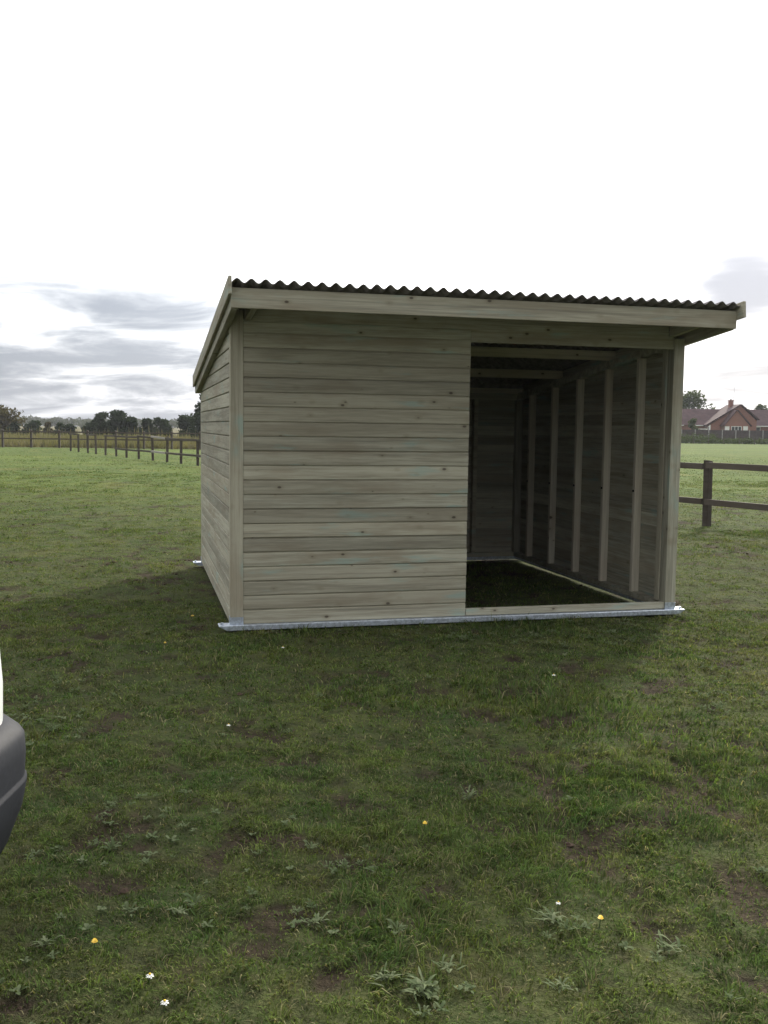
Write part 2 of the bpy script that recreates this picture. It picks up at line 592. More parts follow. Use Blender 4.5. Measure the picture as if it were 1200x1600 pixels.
# ------------------------------------------------------------------ ground
def bare_field(x, y):
    a = fbm(x, y, 0.17, 5, 5)
    b = fbm(x, y, 2.3, 21, 2)
    v = np.clip((a * 0.80 + b * 0.20 - 0.570) / 0.09, 0, 1)
    return v


def ground_h(x, y):
    x, y = np.asarray(x, float), np.asarray(y, float)
    near = np.clip((45 - np.hypot(x, y)) / 25, 0, 1)
    h = (fbm(x, y, 0.28, 3, 3) - 0.5) * 0.06 + (fbm(x, y, 2.8, 9, 2) - 0.5) * 0.05
    h = h - bare_field(x, y) * 0.012
    sx, sy = to_shelter(x, y)
    ins = np.clip(1 - np.maximum(np.maximum(-sx, sx - W), np.maximum(-sy, sy - D)) / 0.7, 0, 1)
    return h * near * (1 - 0.7 * ins) - 0.012 * ins


def axis_lines(segs):
    out = []
    for a, b, st in segs:
        n = max(1, int(round((b - a) / st)))
        out += [a + (b - a) * i / n for i in range(n)]
    return np.array(out + [segs[-1][1]])


gx = axis_lines([(-640, -200, 110), (-200, -40, 20), (-40, -10, 1.5), (-10, -3.2, 0.16), (-3.2, 3.2, 0.032), (3.2, 9, 0.12), (9, 40, 1.5), (40, 200, 20), (200, 640, 110)])
gy = axis_lines([(-200, -20, 30), (-20, 1.6, 1.0), (1.6, 6.5, 0.030), (6.5, 13, 0.07), (13, 24, 0.25), (24, 60, 1.2), (60, 200, 10), (200, 640, 110)])
GX, GY = np.meshgrid(gx, gy)
GZ = ground_h(GX, GY)
nv = GX.size
me = bpy.data.meshes.new('field')
idx = np.arange(nv).reshape(GX.shape)
quads = np.stack([idx[:-1, :-1], idx[:-1, 1:], idx[1:, 1:], idx[1:, :-1]], -1).reshape(-1, 4)
me.vertices.add(nv)
me.vertices.foreach_set('co', np.stack([GX, GY, GZ], -1).reshape(-1).astype(np.float32))
me.loops.add(quads.size)
me.loops.foreach_set('vertex_index', quads.reshape(-1).astype(np.int32))
me.polygons.add(len(quads))
me.polygons.foreach_set('loop_start', np.arange(0, quads.size, 4, dtype=np.int32))
me.polygons.foreach_set('use_smooth', np.ones(len(quads), dtype=bool))
me.update(calc_edges=True)
at = me.attributes.new('bare', 'FLOAT', 'POINT')
at.data.foreach_set('value', bare_field(GX, GY).reshape(-1).astype(np.float32))
field = link('field', me, None, M['field'])
tag(field, 'green horse pasture of short patchy grass with bare soil marks', 'field', kind='structure')

# ------------------------------------------------------------------ field shelter
shelter = empty('field_shelter', (SH_X, SH_Y, 0), SH_YAW)
tag(shelter, 'open fronted timber field shelter with dark corrugated roof on galvanised skids', 'field shelter')

TIMBER_CACHE = {}


def timber_mesh(length, w, t, key=None, bevel=0.003):
    k = (round(length, 3), round(w, 3), round(t, 3))
    if k not in TIMBER_CACHE:
        mb = MB().box(-length / 2, length / 2, -t / 2, t / 2, -w / 2, w / 2)
        TIMBER_CACHE[k] = mb.mesh('timber', bevel=bevel)
    return TIMBER_CACHE[k]


def timber(name, p0, p1, w, t, parent, mat, up=(0, 0, 1)):
    """Straight timber from p0 to p1 (centre line), width w along `up`, thickness t across."""
    p0, p1 = Vector(p0), Vector(p1)
    x = (p1 - p0).normalized()
    u = Vector(up)
    y = u.cross(x).normalized()
    z = x.cross(y)
    me = timber_mesh((p1 - p0).length, w, t)
    o = link(name, me, parent, mat)
    m = Matrix((x, y, z)).transposed().to_4x4()
    m.translation = (p0 + p1) / 2
    o.matrix_local = m
    return o


BP = 0.1053      # board pitch
ZB = 0.11 + ZO   # bottom of the walls
ROOF0, SLOPE = 2.45 + ZO, 0.1026


def roof_z(y):
    return ROOF0 - SLOPE * (y + 0.62)


BOARD_T = 0.020


def board_poly(h=BP, groove=0.0085, rec=0.0105):
    # profile in (out, z): outer face at out = 0, inner at BOARD_T
    return [(BOARD_T, 0.0), (BOARD_T, h - 0.001), (0.0165, h - 0.001), (0.0165, h + 0.009), (0.0115, h + 0.009), (0.0115, h - 0.001), (rec, h - 0.001), (rec, h - groove), (0.003, h - groove - 0.001), (0.0, h - groove - 0.004), (0.0, 0.003), (0.003, 0.0)]


def board(parent, p_left, direction, length, h=BP, cut=None):
    """Weatherboard: runs from p_left along direction; outer face on the right-hand side of the run (local -Y).
    cut: (z_left, z_right) heights limiting the top at either end for raked boards."""
    pl = [(q[0], q[1]) for q in board_poly(h)]
    L2 = length / 2
    n = len(pl)
    top = h + 0.009
    st = [(-L2, top), (L2, top)]
    if cut is not None:
        c0, c1 = cut
        st = [(-L2, c0), (L2, c1)]
        if max(c0, c1) > top > min(c0, c1):      # the rake starts part-way along
            st.insert(1, (-L2 + length * (top - c0) / (c1 - c0), top))
    v, f = [], []
    for (xx, cap) in st:
        v += [(xx, o_, min(z_, cap) - h / 2) for (o_, z_) in pl]
    f = [tuple(range(n)), tuple(range(n * (len(st) - 1), n * len(st)))[::-1]]
    for a in range(len(st) - 1):
        f += [(a * n + i, (a + 1) * n + i, (a + 1) * n + (i + 1) % n, a * n + (i + 1) % n) for i in range(n)]
    key = ('b', round(length, 3), round(h, 4), cut)
    if key not in TIMBER_CACHE:
        me = mesh_from(v, f, 'board')
        bm = bmesh.new()
        bm.from_mesh(me)
        bmesh.ops.recalc_face_normals(bm, faces=bm.faces)
        bm.to_mesh(me)
        bm.free()
        TIMBER_CACHE[key] = me
    o = link('board', TIMBER_CACHE[key], parent, M['timber'])
    d = Vector((direction[0], direction[1], 0)).normalized()
    o.location = Vector(p_left) + d * L2 + Vector((0, 0, h / 2))
    o.rotation_euler = (random.uniform(-0.003, 0.003), random.uniform(-0.0012, 0.0012), math.atan2(d.y, d.x))
    return o


POST = 0.093
WALL_TOP = 2.30 + ZO
# --- front wall
fw = MB()
for xs in (0.115, 0.70, 1.28, 1.75):
    fw.box(xs, xs + 0.045, 0.0225, 0.0925, ZB + 0.047, WALL_TOP - 0.05)
fw.box(POST + 0.002, 1.797, 0.0225, 0.0925, ZB, ZB + 0.045)
fw.box(POST + 0.002, W - POST - 0.002, 0.0225, 0.0925, WALL_TOP - 0.048, WALL_TOP - 0.002)
front_wall = fw.build('front_wall', M['timber'], shelter)
nb = 20
for k in range(nb):
    z = ZB + k * BP
    if k < nb - 0:
        hh = BP if k != 5 else BP - 0.007
        dz = random.uniform(-0.0008, 0.0008)
        b = board(front_wall, (POST + 0.001, 0.0, z + dz), (1, 0), 1.80 - POST - 0.001 + random.uniform(-0.002, 0.002), h=hh)
# closing strip at the top of the solid half
board(front_wall, (POST + 0.001, 0.0, ZB + nb * BP), (1, 0), 1.80 - POST - 0.001, h=WALL_TOP - ZB - nb * BP)
# header above the opening, sill below it
timber('header', (1.803, 0.011, 2.25 + ZO), (W - POST - 0.002, 0.011, 2.25 + ZO), 0.098, 0.02, shelter, M['timber'])
timber('sill', (1.803, 0.021, ZB + 0.027), (W - POST - 0.002, 0.021, ZB + 0.027), 0.052, 0.045, shelter, M['timber'])
timber('opening_stud', (1.776, 0.115, ZB + 0.05), (1.776, 0.115, WALL_TOP - 0.05), 0.045, 0.042, shelter, M['timber'], up=(1, 0, 0))
timber('opening_stud', (W - 0.0655, 0.1285, ZB + 0.05), (W - 0.0655, 0.1285, WALL_TOP - 0.08), 0.07, 0.065, shelter, M['timber'], up=(0, 1, 0))
# --- corner posts
for (px_, py_, hh) in ((0, -0.006, roof_z(0) - 0.012), (W - POST, -0.006, roof_z(0) - 0.10), (0, D - POST, roof_z(D) - 0.10), (W - POST, D - POST, roof_z(D) - 0.10)):
    timber('corner_post', (px_ + POST / 2, py_ + POST / 2, ZB), (px_ + POST / 2, py_ + POST / 2, hh), POST, POST, shelter, M['timber'], up=(0, 1, 0))
# --- side walls
STUDS = (0.555, 1.15, 1.745, 2.335, 2.93)


def plate_z(y):          # underside of the roof purlins
    return roof_z(y) - 0.088


for side in (0, 1):
    xi0, xi1 = (0.0225, 0.0905) if side == 0 else (W - 0.0905, W - 0.0225)
    y0, y1 = POST + 0.002, D - POST - 0.002
    sw = MB()
    sw.box(xi0, xi1, y0, y1, ZB, ZB + 0.045)
    tp_ = MB()
    tp_.prism([(y0, plate_z(y0) - 0.075), (y1, plate_z(y1) - 0.075), (y1, plate_z(y1) - 0.002), (y0, plate_z(y0) - 0.002)], 'x', xi0, xi1)
    swo = sw.build('left_wall' if side == 0 else 'right_wall', M['timber'], shelter)
    tp_.build('top_plate', M['timber'], swo)
    for ys in STUDS:
        timber('stud', ((xi0 + xi1) / 2, ys + 0.0225, ZB + 0.046), ((xi0 + xi1) / 2, ys + 0.0225, plate_z(ys) - 0.073), 0.045, 0.068, swo, M['sawn'], up=(0, 1, 0))
        if side == 1:
            mb = MB().tube((xi0 - 0.010, ys + 0.022, 0.98 - 0.02 * ys), (xi0 + 0.002, ys + 0.022, 0.98 - 0.02 * ys), 0.011, 0.011, 6)
            mb.build('bolt', M['bolt'], swo)
    # raked cladding: boards run front to back, the topmost ones follow the slope
    k = 0
    while True:
        z = ZB + k * BP + 0.012 * side
        ya, yb = POST + 0.001, D - POST - 0.001
        ya -= POST - 0.003          # side boards lap the back of the corner posts flush with the wall face
        if side == 0:
            ya = POST + 0.001
        za, zb_ = plate_z(ya) + 0.086 - z, plate_z(yb) + 0.086 - z
        if za < 0.012:
            break
        if zb_ < 0.004:             # board runs out under the rake
            yb = ya + (yb - ya) * (za - 0.004) / (za - zb_)
            zb_ = 0.004
        cutv = None if zb_ >= BP + 0.01 else (round(za, 4), round(zb_, 4))
        if side == 0:   # outer face towards -X: run from back to front
            c2 = None if cutv is None else (cutv[1], cutv[0])
            board(swo, (0.0, yb, z), (0, -1), yb - ya, cut=c2)
        else:
            board(swo, (W, max(ya, POST + 0.001), z), (0, 1), yb - max(ya, POST + 0.001), cut=cutv)
        k += 1
# --- back wall
bw = MB()
for xs in (0.70, 1.28, 1.86, 2.44, 3.0):
    bw.box(xs, xs + 0.045, D - 0.0925, D - 0.0225, ZB + 0.047, roof_z(D) - 0.16)
bw.box(POST + 0.002, W - POST - 0.002, D - 0.0925, D - 0.0225, ZB, ZB + 0.045)
bw.box(POST + 0.002, W - POST - 0.002, D - 0.0925, D - 0.0225, roof_z(D) - 0.158, roof_z(D) - 0.10)
back_wall = bw.build('back_wall', M['timber'], shelter)
for k in range(18):
    board(back_wall, (W - POST - 0.001, D, ZB + k * BP), (-1, 0), W - 2 * POST - 0.002)
zt_ = ZB + 18 * BP
board(back_wall, (W - POST - 0.001, D, zt_), (-1, 0), W - 2 * POST - 0.002, h=roof_z(D) - 0.004 - zt_)
# --- roof timbers
for yp, x0_, x1_ in ((0.022, 0.10, W - 0.14), (1.13, 0.03, W - 0.03), (2.26, 0.03, W - 0.03), (D - 0.03, 0.03, W - 0.03)):
    zc = roof_z(yp) - 0.045
    timber('purlin', (x0_, yp, zc), (x1_, yp, zc), 0.083, 0.045, shelter, M['sawn'] if yp > 1 else M['timber'])
for xr in (0.125, W - 0.115):
    timber('outrigger', (xr, -0.585, roof_z(-0.585) - 0.052), (xr, -0.004, roof_z(-0.004) - 0.052), 0.075, 0.047, shelter, M['timber'])
for xr in (-0.026, W + 0.026):
    timber('verge_rafter', (xr, -0.585, roof_z(-0.585) - 0.078), (xr, D + 0.10, roof_z(D + 0.10) - 0.078), 0.130, 0.045, shelter, M['timber'])
timber('fascia', (-0.052, -0.605, 2.375 + ZO), (W + 0.052, -0.605, 2.375 + ZO), 0.130, 0.022, shelter, M['timber'])
timber('back_fascia', (-0.05, D + 0.113, roof_z(D + 0.11) - 0.075), (W + 0.05, D + 0.113, roof_z(D + 0.11) - 0.075), 0.13, 0.022, shelter, M['timber'])
for xr in (-0.063, W + 0.063):
    timber('barge_board', (xr, -0.695, roof_z(-0.695) - 0.012), (xr, D + 0.14, roof_z(D + 0.14) - 0.012), 0.118, 0.022, shelter, M['timber'])

# --- corrugated roof sheets: four across, two up the slope, each lapping its neighbour
PITCH_C, AMP = 0.0925, 0.0145


def roof_sheet(xa, waves, ya, yb, lift):
    nx = waves * 10
    ny = 6
    v, f = [], []
    for side in (0, 1):
        for j in range(ny + 1):
            y = ya + (yb - ya) * j / ny
            for i in range(nx + 1):
                x = xa + waves * PITCH_C * i / nx
                z = roof_z(y) + AMP + AMP * math.cos(2 * math.pi * (x + 0.015) / PITCH_C) + lift + (0.0035 if side else 0.0)
                v.append((x, y, z))
    n1 = (nx + 1) * (ny + 1)
    for j in range(ny):
        for i in range(nx):
            a = j * (nx + 1) + i
            q = (a, a + 1, a + nx + 2, a + nx + 1)
            f.append(q[::-1])
            f.append(tuple(n1 + t for t in q))
    for i in range(nx):
        f.append((i, i + 1, n1 + i + 1, n1 + i))
        a = ny * (nx + 1) + i
        f.append((a + 1, a, n1 + a, n1 + a + 1))
    for j in range(ny):
        a = j * (nx + 1)
        f.append((a + nx + 1, a, n1 + a, n1 + a + nx + 1))
        a = j * (nx + 1) + nx
        f.append((a, a + nx + 1, n1 + a + nx + 1, n1 + a))
    me = mesh_from(v, f, 'roof_sheet', smooth=True)
    o = link('roof_sheet', me, shelter, M['sheet'])
    return o


for r_, (ya, yb, lz) in enumerate(((-0.655, 1.30, 0.010), (1.14, D + 0.15, 0.002))):
    for c_ in range(4):
        xa = -0.046 + c_ * 10 * PITCH_C
        roof_sheet(xa, 11 if c_ < 3 else 10, ya, yb, lz + 0.0045 * (c_ % 2) + (0.002 if c_ == 2 else 0))

# added wavy strip, blocks sun leaking through the corrugations over the back wall
fl = MB()
nw = 39 * 8
for i in range(nw):
    xa, xb = -0.04 + (W + 0.08) * i / nw, -0.04 + (W + 0.08) * (i + 1) / nw
    za, zb_ = [roof_z(D - 0.08) + AMP + AMP * math.cos(2 * math.pi * (q + 0.015) / PITCH_C) - 0.003 for q in (xa, xb)]
    zl = roof_z(D) - 0.03
    o_ = len(fl.v)
    fl.v += [(xa, D - 0.085, zl), (xb, D - 0.085, zl), (xb, D - 0.085, zb_), (xa, D - 0.085, za), (xa, D - 0.06, zl), (xb, D - 0.06, zl), (xb, D - 0.06, zb_), (xa, D - 0.06, za)]
    fl.f += [tuple(o_ + q for q in t) for t in ((0, 1, 2, 3), (5, 4, 7, 6), (3, 2, 6, 7), (1, 0, 4, 5))]
me_ = mesh_from(fl.v, fl.f, 'eaves_light_block')
link('eaves_light_block', me_, shelter, M['sheet'])
# --- galvanised skids and side rails
for (ya, yb, sgn) in ((-0.045, 0.070, 1), (D - 0.070, D + 0.045, -1)):
    sk = MB()
    zt, zb_ = ZB - 0.002, 0.004
    # flat channel: shallow tray whose ends are cut back underneath like a sledge runner
    poly = [(-0.025, zb_), (W + 0.02, zb_), (W + 0.07, zt - 0.008), (W + 0.07, zt), (-0.085, zt), (-0.085, zt - 0.008)]
    sk.prism(poly, 'y', ya, yb)
    sko = sk.build('skid', M['galv'], shelter, bevel=0.003)
    for xx in (-0.06, W + 0.045):
        MB().tube((xx, ya + 0.04, zt), (xx, ya + 0.04, zt + 0.016), 0.011, 0.011, 8).build('bolt', M['galv'], sko)
for xr in (0.015, W - 0.085):
    MB().box(xr, xr + 0.07, 0.075, D - 0.075, 0.016, ZB - 0.003).build('side_rail', M['galv'], shelter, bevel=0.002)
for (xa, xb, ya, yb) in ((-0.001, POST + 0.001, -0.0095, -0.0065), (W - POST - 0.001, W + 0.001, -0.0095, -0.0065), (-0.0035, -0.0005, 0.0, 0.075), (W + 0.0005, W + 0.0035, 0.0, 0.075), (-0.0035, -0.0005, D - 0.075, D), (W + 0.0005, W + 0.0035, D - 0.075, D)):
    MB().box(xa, xb, ya, yb, ZB - 0.001, ZB + 0.052).build('corner_bracket', M['galv'], shelter)


# ------------------------------------------------------------------ fences
def post_mesh(h, w):
    key = ('post', round(h, 2), round(w, 3))
    if key not in TIMBER_CACHE:
        mb = MB()
        a = w / 2
        v = [(-a, -a, -0.25), (a, -a, -0.25), (a, a, -0.25), (-a, a, -0.25), (-a, -a, h - 0.02), (a, -a, h - 0.02), (a, a, h), (-a, a, h)]
        f = [(0, 3, 2, 1), (4, 5, 6, 7), (0, 1, 5, 4), (1, 2, 6, 5), (2, 3, 7, 6), (3, 0, 4, 7)]
        mb.add(v, f)
        TIMBER_CACHE[key] = mb.mesh('post', bevel=0.006)
    return TIMBER_CACHE[key]


fence_dir = Vector((-0.508, 0.861, 0)).normalized()
f_org = Vector((5.18, 15.62, 0))
near_fence = empty('post_and_rail_fence', f_org)
tag(near_fence, 'brown two rail paddock fence running diagonally from right into the far left', 'fence')
rnd = random.Random(5)
SP = 1.83
n_posts = 29
pts = []
for k in range(-4, n_posts - 4):
    p = fence_dir * (SP * k) + Vector((rnd.uniform(-0.04, 0.04), rnd.uniform(-0.1, 0.1), 0)) * (0 if k in (0, 1, -1) else 1)
    pts.append((k, p))
for k, p in pts:
    o = link('post', post_mesh(1.04 if k < 6 else rnd.choice([0.98, 1.04]), 0.105 if k < 6 else 0.085), near_fence, M['fence_wood'])
    o.location = p
    o.rotation_euler = (rnd.uniform(-0.02, 0.02), rnd.uniform(-0.03, 0.03) if k > 5 else 0, math.atan2(fence_dir.y, fence_dir.x))
side = Vector((fence_dir.y, -fence_dir.x, 0)) * 0.072
for (k, p), (k2, q) in zip(pts[:-1], pts[1:]):
    for zi, zz in enumerate((0.945, 0.37)):
        if k >= 19 and (zi == 1 or k in (20, 22)):
            continue                 # rails lost at the far end
        mat = M['pale_rail'] if (k in (15,) and zi == 0) else M['fence_wood']
        sag = 0.05 if k in (15, 16) else rnd.uniform(-0.012, 0.012)
        pa = p - side * (-1) * -1 + Vector((0, 0, zz + rnd.uniform(-0.01, 0.01)))
        pb = q - side * (-1) * -1 + Vector((0, 0, zz + sag * (1 if zi == 0 else 0.3)))
        ext = fence_dir * 0.05
        timber('rail', pa + ext, pb - ext * 0.2 + fence_dir * 0.0, 0.095 if k < 6 else 0.08, 0.036, near_fence, mat)

cross = empty('cross_fence', (-20, 60.2, 0))
tag(cross, 'far brown two rail fence crossing in front of the rough grass and hedge', 'fence')
cp = []
for k in range(-12, 19):
    p = Vector((1.72 * k, 0.022 * 1.72 * k + rnd.uniform(-0.05, 0.05), 0))
    cp.append(p)
    o = link('post', post_mesh(1.10, 0.115), cross, M['fence_wood'])
    o.location = p
for p, q in zip(cp[:-1], cp[1:]):
    for zz in (0.98, 0.55):
        timber('rail', p + Vector((0.01, -0.095, zz)), q + Vector((-0.01, -0.095, zz + rnd.uniform(-0.015, 0.015))), 0.080, 0.038, cross, M['fence_wood'])


# ------------------------------------------------------------------ foliage helpers
def tri_mesh(name, V, F, tone=None, mat=None):
    """V (n,3), F (m,3|4) numpy; tone per vertex."""
    me = bpy.data.meshes.new(name)
    k = F.shape[1]
    me.vertices.add(len(V))
    me.vertices.foreach_set('co', V.reshape(-1).astype(np.float32))
    me.loops.add(F.size)
    me.loops.foreach_set('vertex_index', F.reshape(-1).astype(np.int32))
    me.polygons.add(len(F))
    me.polygons.foreach_set('loop_start', np.arange(0, F.size, k, dtype=np.int32))
    me.update(calc_edges=True)
    if tone is not None:
        a = me.attributes.new('tone', 'FLOAT', 'POINT')
        a.data.foreach_set('value', tone.astype(np.float32))
    if mat:
        me.materials.append(mat)
    return me


def leaf_cloud(lobes, n, size, rng, shell=0.55):
    """Random leaf-spray quads through ellipsoid lobes. lobes: (cx,cy,cz,rx,ry,rz)."""
    lobes = np.array(lobes, float)
    vol = lobes[:, 3] * lobes[:, 4] * lobes[:, 5]
    pick = rng.choice(len(lobes), n, p=(vol ** 0.7) / (vol ** 0.7).sum())
    d = rng.normal(size=(n, 3))
    d /= np.linalg.norm(d, axis=1, keepdims=True)
    r = 1 - (1 - shell) * rng.random(n) ** 1.6
    r = r * (1 + 0.16 * rng.normal(size=n))
    c = lobes[pick, :3] + d * lobes[pick, 3:] * r[:, None]
    keep = c[:, 2] > 0.05
    c, d, pick = c[keep], d[keep], pick[keep]
    n = len(c)
    a = rng.normal(size=(n, 3))
    a /= np.linalg.norm(a, axis=1, keepdims=True)
    b = np.cross(a, d + 0.6 * rng.normal(size=(n, 3)))
    b /= np.linalg.norm(b, axis=1, keepdims=True) + 1e-9
    s = size * (0.6 + 0.8 * rng.random(n))[:, None]
    V = np.stack([c - a * s, c + b * s * 0.6, c + a * s, c - b * s * 0.6], 1).reshape(-1, 3)
    F = np.arange(4 * n).reshape(n, 4)
    lt = rng.random(len(lobes))
    tone = np.clip(lt[pick] * 0.5 + rng.random(n) * 0.5, 0, 1)
    return V, F, np.repeat(tone, 4)


def make_tree(name, base, height, width, mat, label, cat='tree', group=None, seed=1, nleaf=1800, leaf=0.22, trunk_h=0.25, lobes_n=9, bushy=False, trunk_r=None):
    rng = np.random.default_rng(seed)
    root = empty(name, base)
    tag(root, label, cat, group)
    lobes = []
    hw = width / 2
    z0 = height * trunk_h
    for i in range(lobes_n):
        a = rng.random() * 2 * math.pi
        t = rng.random() ** 0.8
        zc = z0 + (height - z0) * (0.30 + 0.52 * t)
        rr = hw * (0.72 - 0.42 * t) * rng.random() ** 0.5
        sz = hw * rng.uniform(0.30, 0.52) * (1.1 - 0.35 * t)
        lobes.append((rr * math.cos(a), rr * math.sin(a), zc, sz, sz, min(sz * rng.uniform(0.7, 1.0), (height - zc) * 1.02)))
    if bushy:
        for i in range(lobes_n // 2 + 2):
            a = rng.random() * 2 * math.pi
            rr = hw * 0.7 * rng.random() ** 0.5
            sz = hw * rng.uniform(0.32, 0.45)
            lobes.append((rr * math.cos(a), rr * math.sin(a), height * rng.uniform(0.12, 0.35), sz, sz, height * 0.22))
    V, F, tone = leaf_cloud(lobes, nleaf, leaf, rng)
    link('crown', tri_mesh('crown', V, F, tone, mat), root)
    tr = trunk_r or max(0.05, height * 0.022)
    mb = MB()
    top = Vector((rng.uniform(-.1, .1) * hw, rng.uniform(-.1, .1) * hw, height * 0.62))
    mb.tube((0, 0, -0.2), (top.x * 0.4, top.y * 0.4, z0 + 0.15 * height), tr * 1.2, tr * 0.8, 8)
    mb.tube((top.x * 0.4, top.y * 0.4, z0 + 0.15 * height), top, tr * 0.8, tr * 0.3, 7)
    for lo in lobes[:7]:
        s = Vector((top.x * 0.3, top.y * 0.3, z0 + 0.1 * height * rng.random()))
        mb.tube(s, (lo[0] * 0.9, lo[1] * 0.9, lo[2]), tr * 0.42, tr * 0.12, 5)
    mb.build('trunk', M['bark'], root)
    return root


def tree_at(px, depth, top_py, wpx, **kw):
    """Base under photo column px at the given distance; height and width surveyed from the photo."""
    p = at_depth(px, top_py, depth)
    kw.setdefault('name', 'hedge_tree')
    return make_tree(kw.pop('name'), (p.x, depth, 0), p.z, wpx * (1.3 if kw.get('bushy') else 1.0) / F_PX * depth, **kw)


# left: hedge bushes beyond the rough grass
tree_at(-4, 108, 632, 62, name='tree', mat=M['leaf_rust'], label='rust tinged leafy tree at the far left edge of the field', seed=21, nleaf=2600, leaf=0.20, trunk_h=0.15, bushy=True, lobes_n=12)
tree_at(24, 107, 660, 24, name='hedge_bush', mat=M['leaf_dark'], label='small dark hedge bush just right of the rusty tree at far left', cat='bush', group='dark hedge bushes beyond the cross fence', seed=22, nleaf=1100, leaf=0.15, trunk_h=0.06, bushy=True)
tree_at(51, 108, 657, 29, name='hedge_bush', mat=M['leaf_dark'], label='rounded dark hedge bush, second bush from the left edge', cat='bush', group='dark hedge bushes beyond the cross fence', seed=23, nleaf=1300, leaf=0.15, trunk_h=0.06, bushy=True)
tree_at(76, 112, 656, 16, name='hedge_bush', mat=M['leaf_rust'], label='small brownish hedge bush between the round dark bushes', cat='bush', seed=33, nleaf=700, leaf=0.14, trunk_h=0.1, bushy=True)
tree_at(95, 108, 659, 20, name='hedge_bush', mat=M['leaf_dark'], label='low dark hedge bush, left one of a touching pair', cat='bush', group='dark hedge bushes beyond the cross fence', seed=24, nleaf=1000, leaf=0.15, trunk_h=0.06, bushy=True)
tree_at(109, 108, 661, 18, name='hedge_bush', mat=M['leaf_dark'], label='low dark hedge bush, right one of a touching pair', cat='bush', group='dark hedge bushes beyond the cross fence', seed=25, nleaf=900, leaf=0.15, trunk_h=0.06, bushy=True)
tree_at(137, 108, 661, 16, name='hedge_bush', mat=M['leaf_dark'], label='little dark hedge bush tucked against the tallest dark clump', cat='bush', group='dark hedge bushes beyond the cross fence', seed=26, nleaf=800, leaf=0.15, trunk_h=0.06, bushy=True)
tree_at(158, 105, 641, 32, name='hedge_tree', mat=M['leaf_dark'], label='tall dark hedge tree on the left of the tallest clump', group='tall dark trees of the hedge', seed=27, nleaf=2200, leaf=0.17, trunk_h=0.05, bushy=True, lobes_n=12)
tree_at(184, 105, 639, 34, name='hedge_tree', mat=M['leaf_dark'], label='tallest dark hedge tree in the middle of the clump', group='tall dark trees of the hedge', seed=28, nleaf=2300, leaf=0.17, trunk_h=0.05, bushy=True, lobes_n=12)
tree_at(202, 106, 646, 28, name='hedge_tree', mat=M['leaf_dark'], label='dark hedge tree sloping down at right of the tallest clump', group='tall dark trees of the hedge', seed=29, nleaf=1900, leaf=0.17, trunk_h=0.05, bushy=True, lobes_n=11)
tree_at(228, 107, 651, 26, name='hedge_bush', mat=M['leaf_dark'], label='dark broad hedge bush left of the rounder bush beside it', cat='bush', group='dark hedge bushes beyond the cross fence', seed=30, nleaf=1500, leaf=0.16, trunk_h=0.05, bushy=True)
tree_at(252, 107, 650, 30, name='hedge_bush', mat=M['leaf_dark'], label='dark round topped hedge bush with a gap on its right', cat='bush', group='dark hedge bushes beyond the cross fence', seed=31, nleaf=1600, leaf=0.16, trunk_h=0.05, bushy=True)
tree_at(290, 107, 648, 38, name='hedge_bush', mat=M['leaf_dark'], label='wide dark hedge bush beside the shelter wall', cat='bush', group='dark hedge bushes beyond the cross fence', seed=32, nleaf=2000, leaf=0.16, trunk_h=0.05, bushy=True)
tree_at(320, 96, 603, 40, name='evergreen_tree', mat=M['leaf_dark'], label='tall dark tree half hidden behind the shelter left wall', seed=34, nleaf=3000, leaf=0.17, trunk_h=0.1, bushy=True, lobes_n=16)
# far woodland: reads as one soft mass
rng = np.random.default_rng(77)
VV, FF, TT, o_ = [], [], [], 0
for i in range(120):
    px_ = rng.uniform(-260, 560)
    dd = rng.uniform(330, 520)
    top = 655 - 5.5 * rng.random() ** 2 - (4 if 320 < px_ < 360 else 0) + 0.0129 * (px_ - 150)
    if 8 < px_ < 34:
        top -= 6
    p = at_depth(px_, top, dd)
    hgt = p.z
    wd = rng.uniform(7, 13)
    lob = [(p.x + rng.uniform(-.4, .4) * wd, dd + rng.uniform(-2, 2), hgt * rng.uniform(0.3, 0.68), wd * rng.uniform(.22, .36), wd * .3, hgt * rng.uniform(0.25, 0.31)) for _ in range(7)]
    V, F, T = leaf_cloud(lob, 420, 0.55, rng)
    VV.append(V)
    FF.append(F + o_)
    TT.append(T)
    o_ += len(V)
wood = link('distant_woodland', tri_mesh('distant_woodland', np.concatenate(VV), np.concatenate(FF), np.concatenate(TT), M['leaf_far']))
tag(wood, 'pale hazy line of distant trees along the left horizon', 'woodland', kind='stuff')

# right: trees behind the bungalows
tree_at(1080, 172, 606, 64, name='tree', mat=M['leaf_mid'], label='large rounded green tree rising behind the bungalow roof', seed=41, nleaf=4200, leaf=0.24, trunk_h=0.12, lobes_n=16, bushy=True)
tree_at(1192, 190, 627, 30, name='tree', mat=M['leaf_mid'], label='green tree behind the roof at the right edge of the view', seed=42, nleaf=2400, leaf=0.26, trunk_h=0.1, bushy=True)
tree_at(1170, 205, 634, 26, name='tree', mat=M['leaf_mid'], label='low distant tree top peeping over the ridge near the gable', seed=43, nleaf=1200, leaf=0.28, trunk_h=0.1, bushy=True)
tree_at(1084, 134.5, 648, 17, name='garden_shrub', mat=M['leaf_shrub'], label='tall garden shrub against the bungalow behind the panel fence', cat='shrub', seed=45, nleaf=1500, leaf=0.12, trunk_h=0.05, bushy=True)

# ------------------------------------------------------------------ bungalow, garden fence (right background)
HD = 145.0
hs = HD / F_PX


def hx(px_, d=HD):
    return at_depth(px_, 670, d).x


def hz(px_, py_, d=HD):
    return at_depth(px_, py_, d).z


bung = empty('bungalow', (hx(1146), HD, 0))
tag(bung, 'red brick bungalow with brown tiled roofs, chimney and aerial', 'house')
ox = hx(1146)
X = lambda p, d=HD: hx(p, d) - ox
zr_main = hz(1090, 637.5)
z_eave = hz(1150, 664.5)
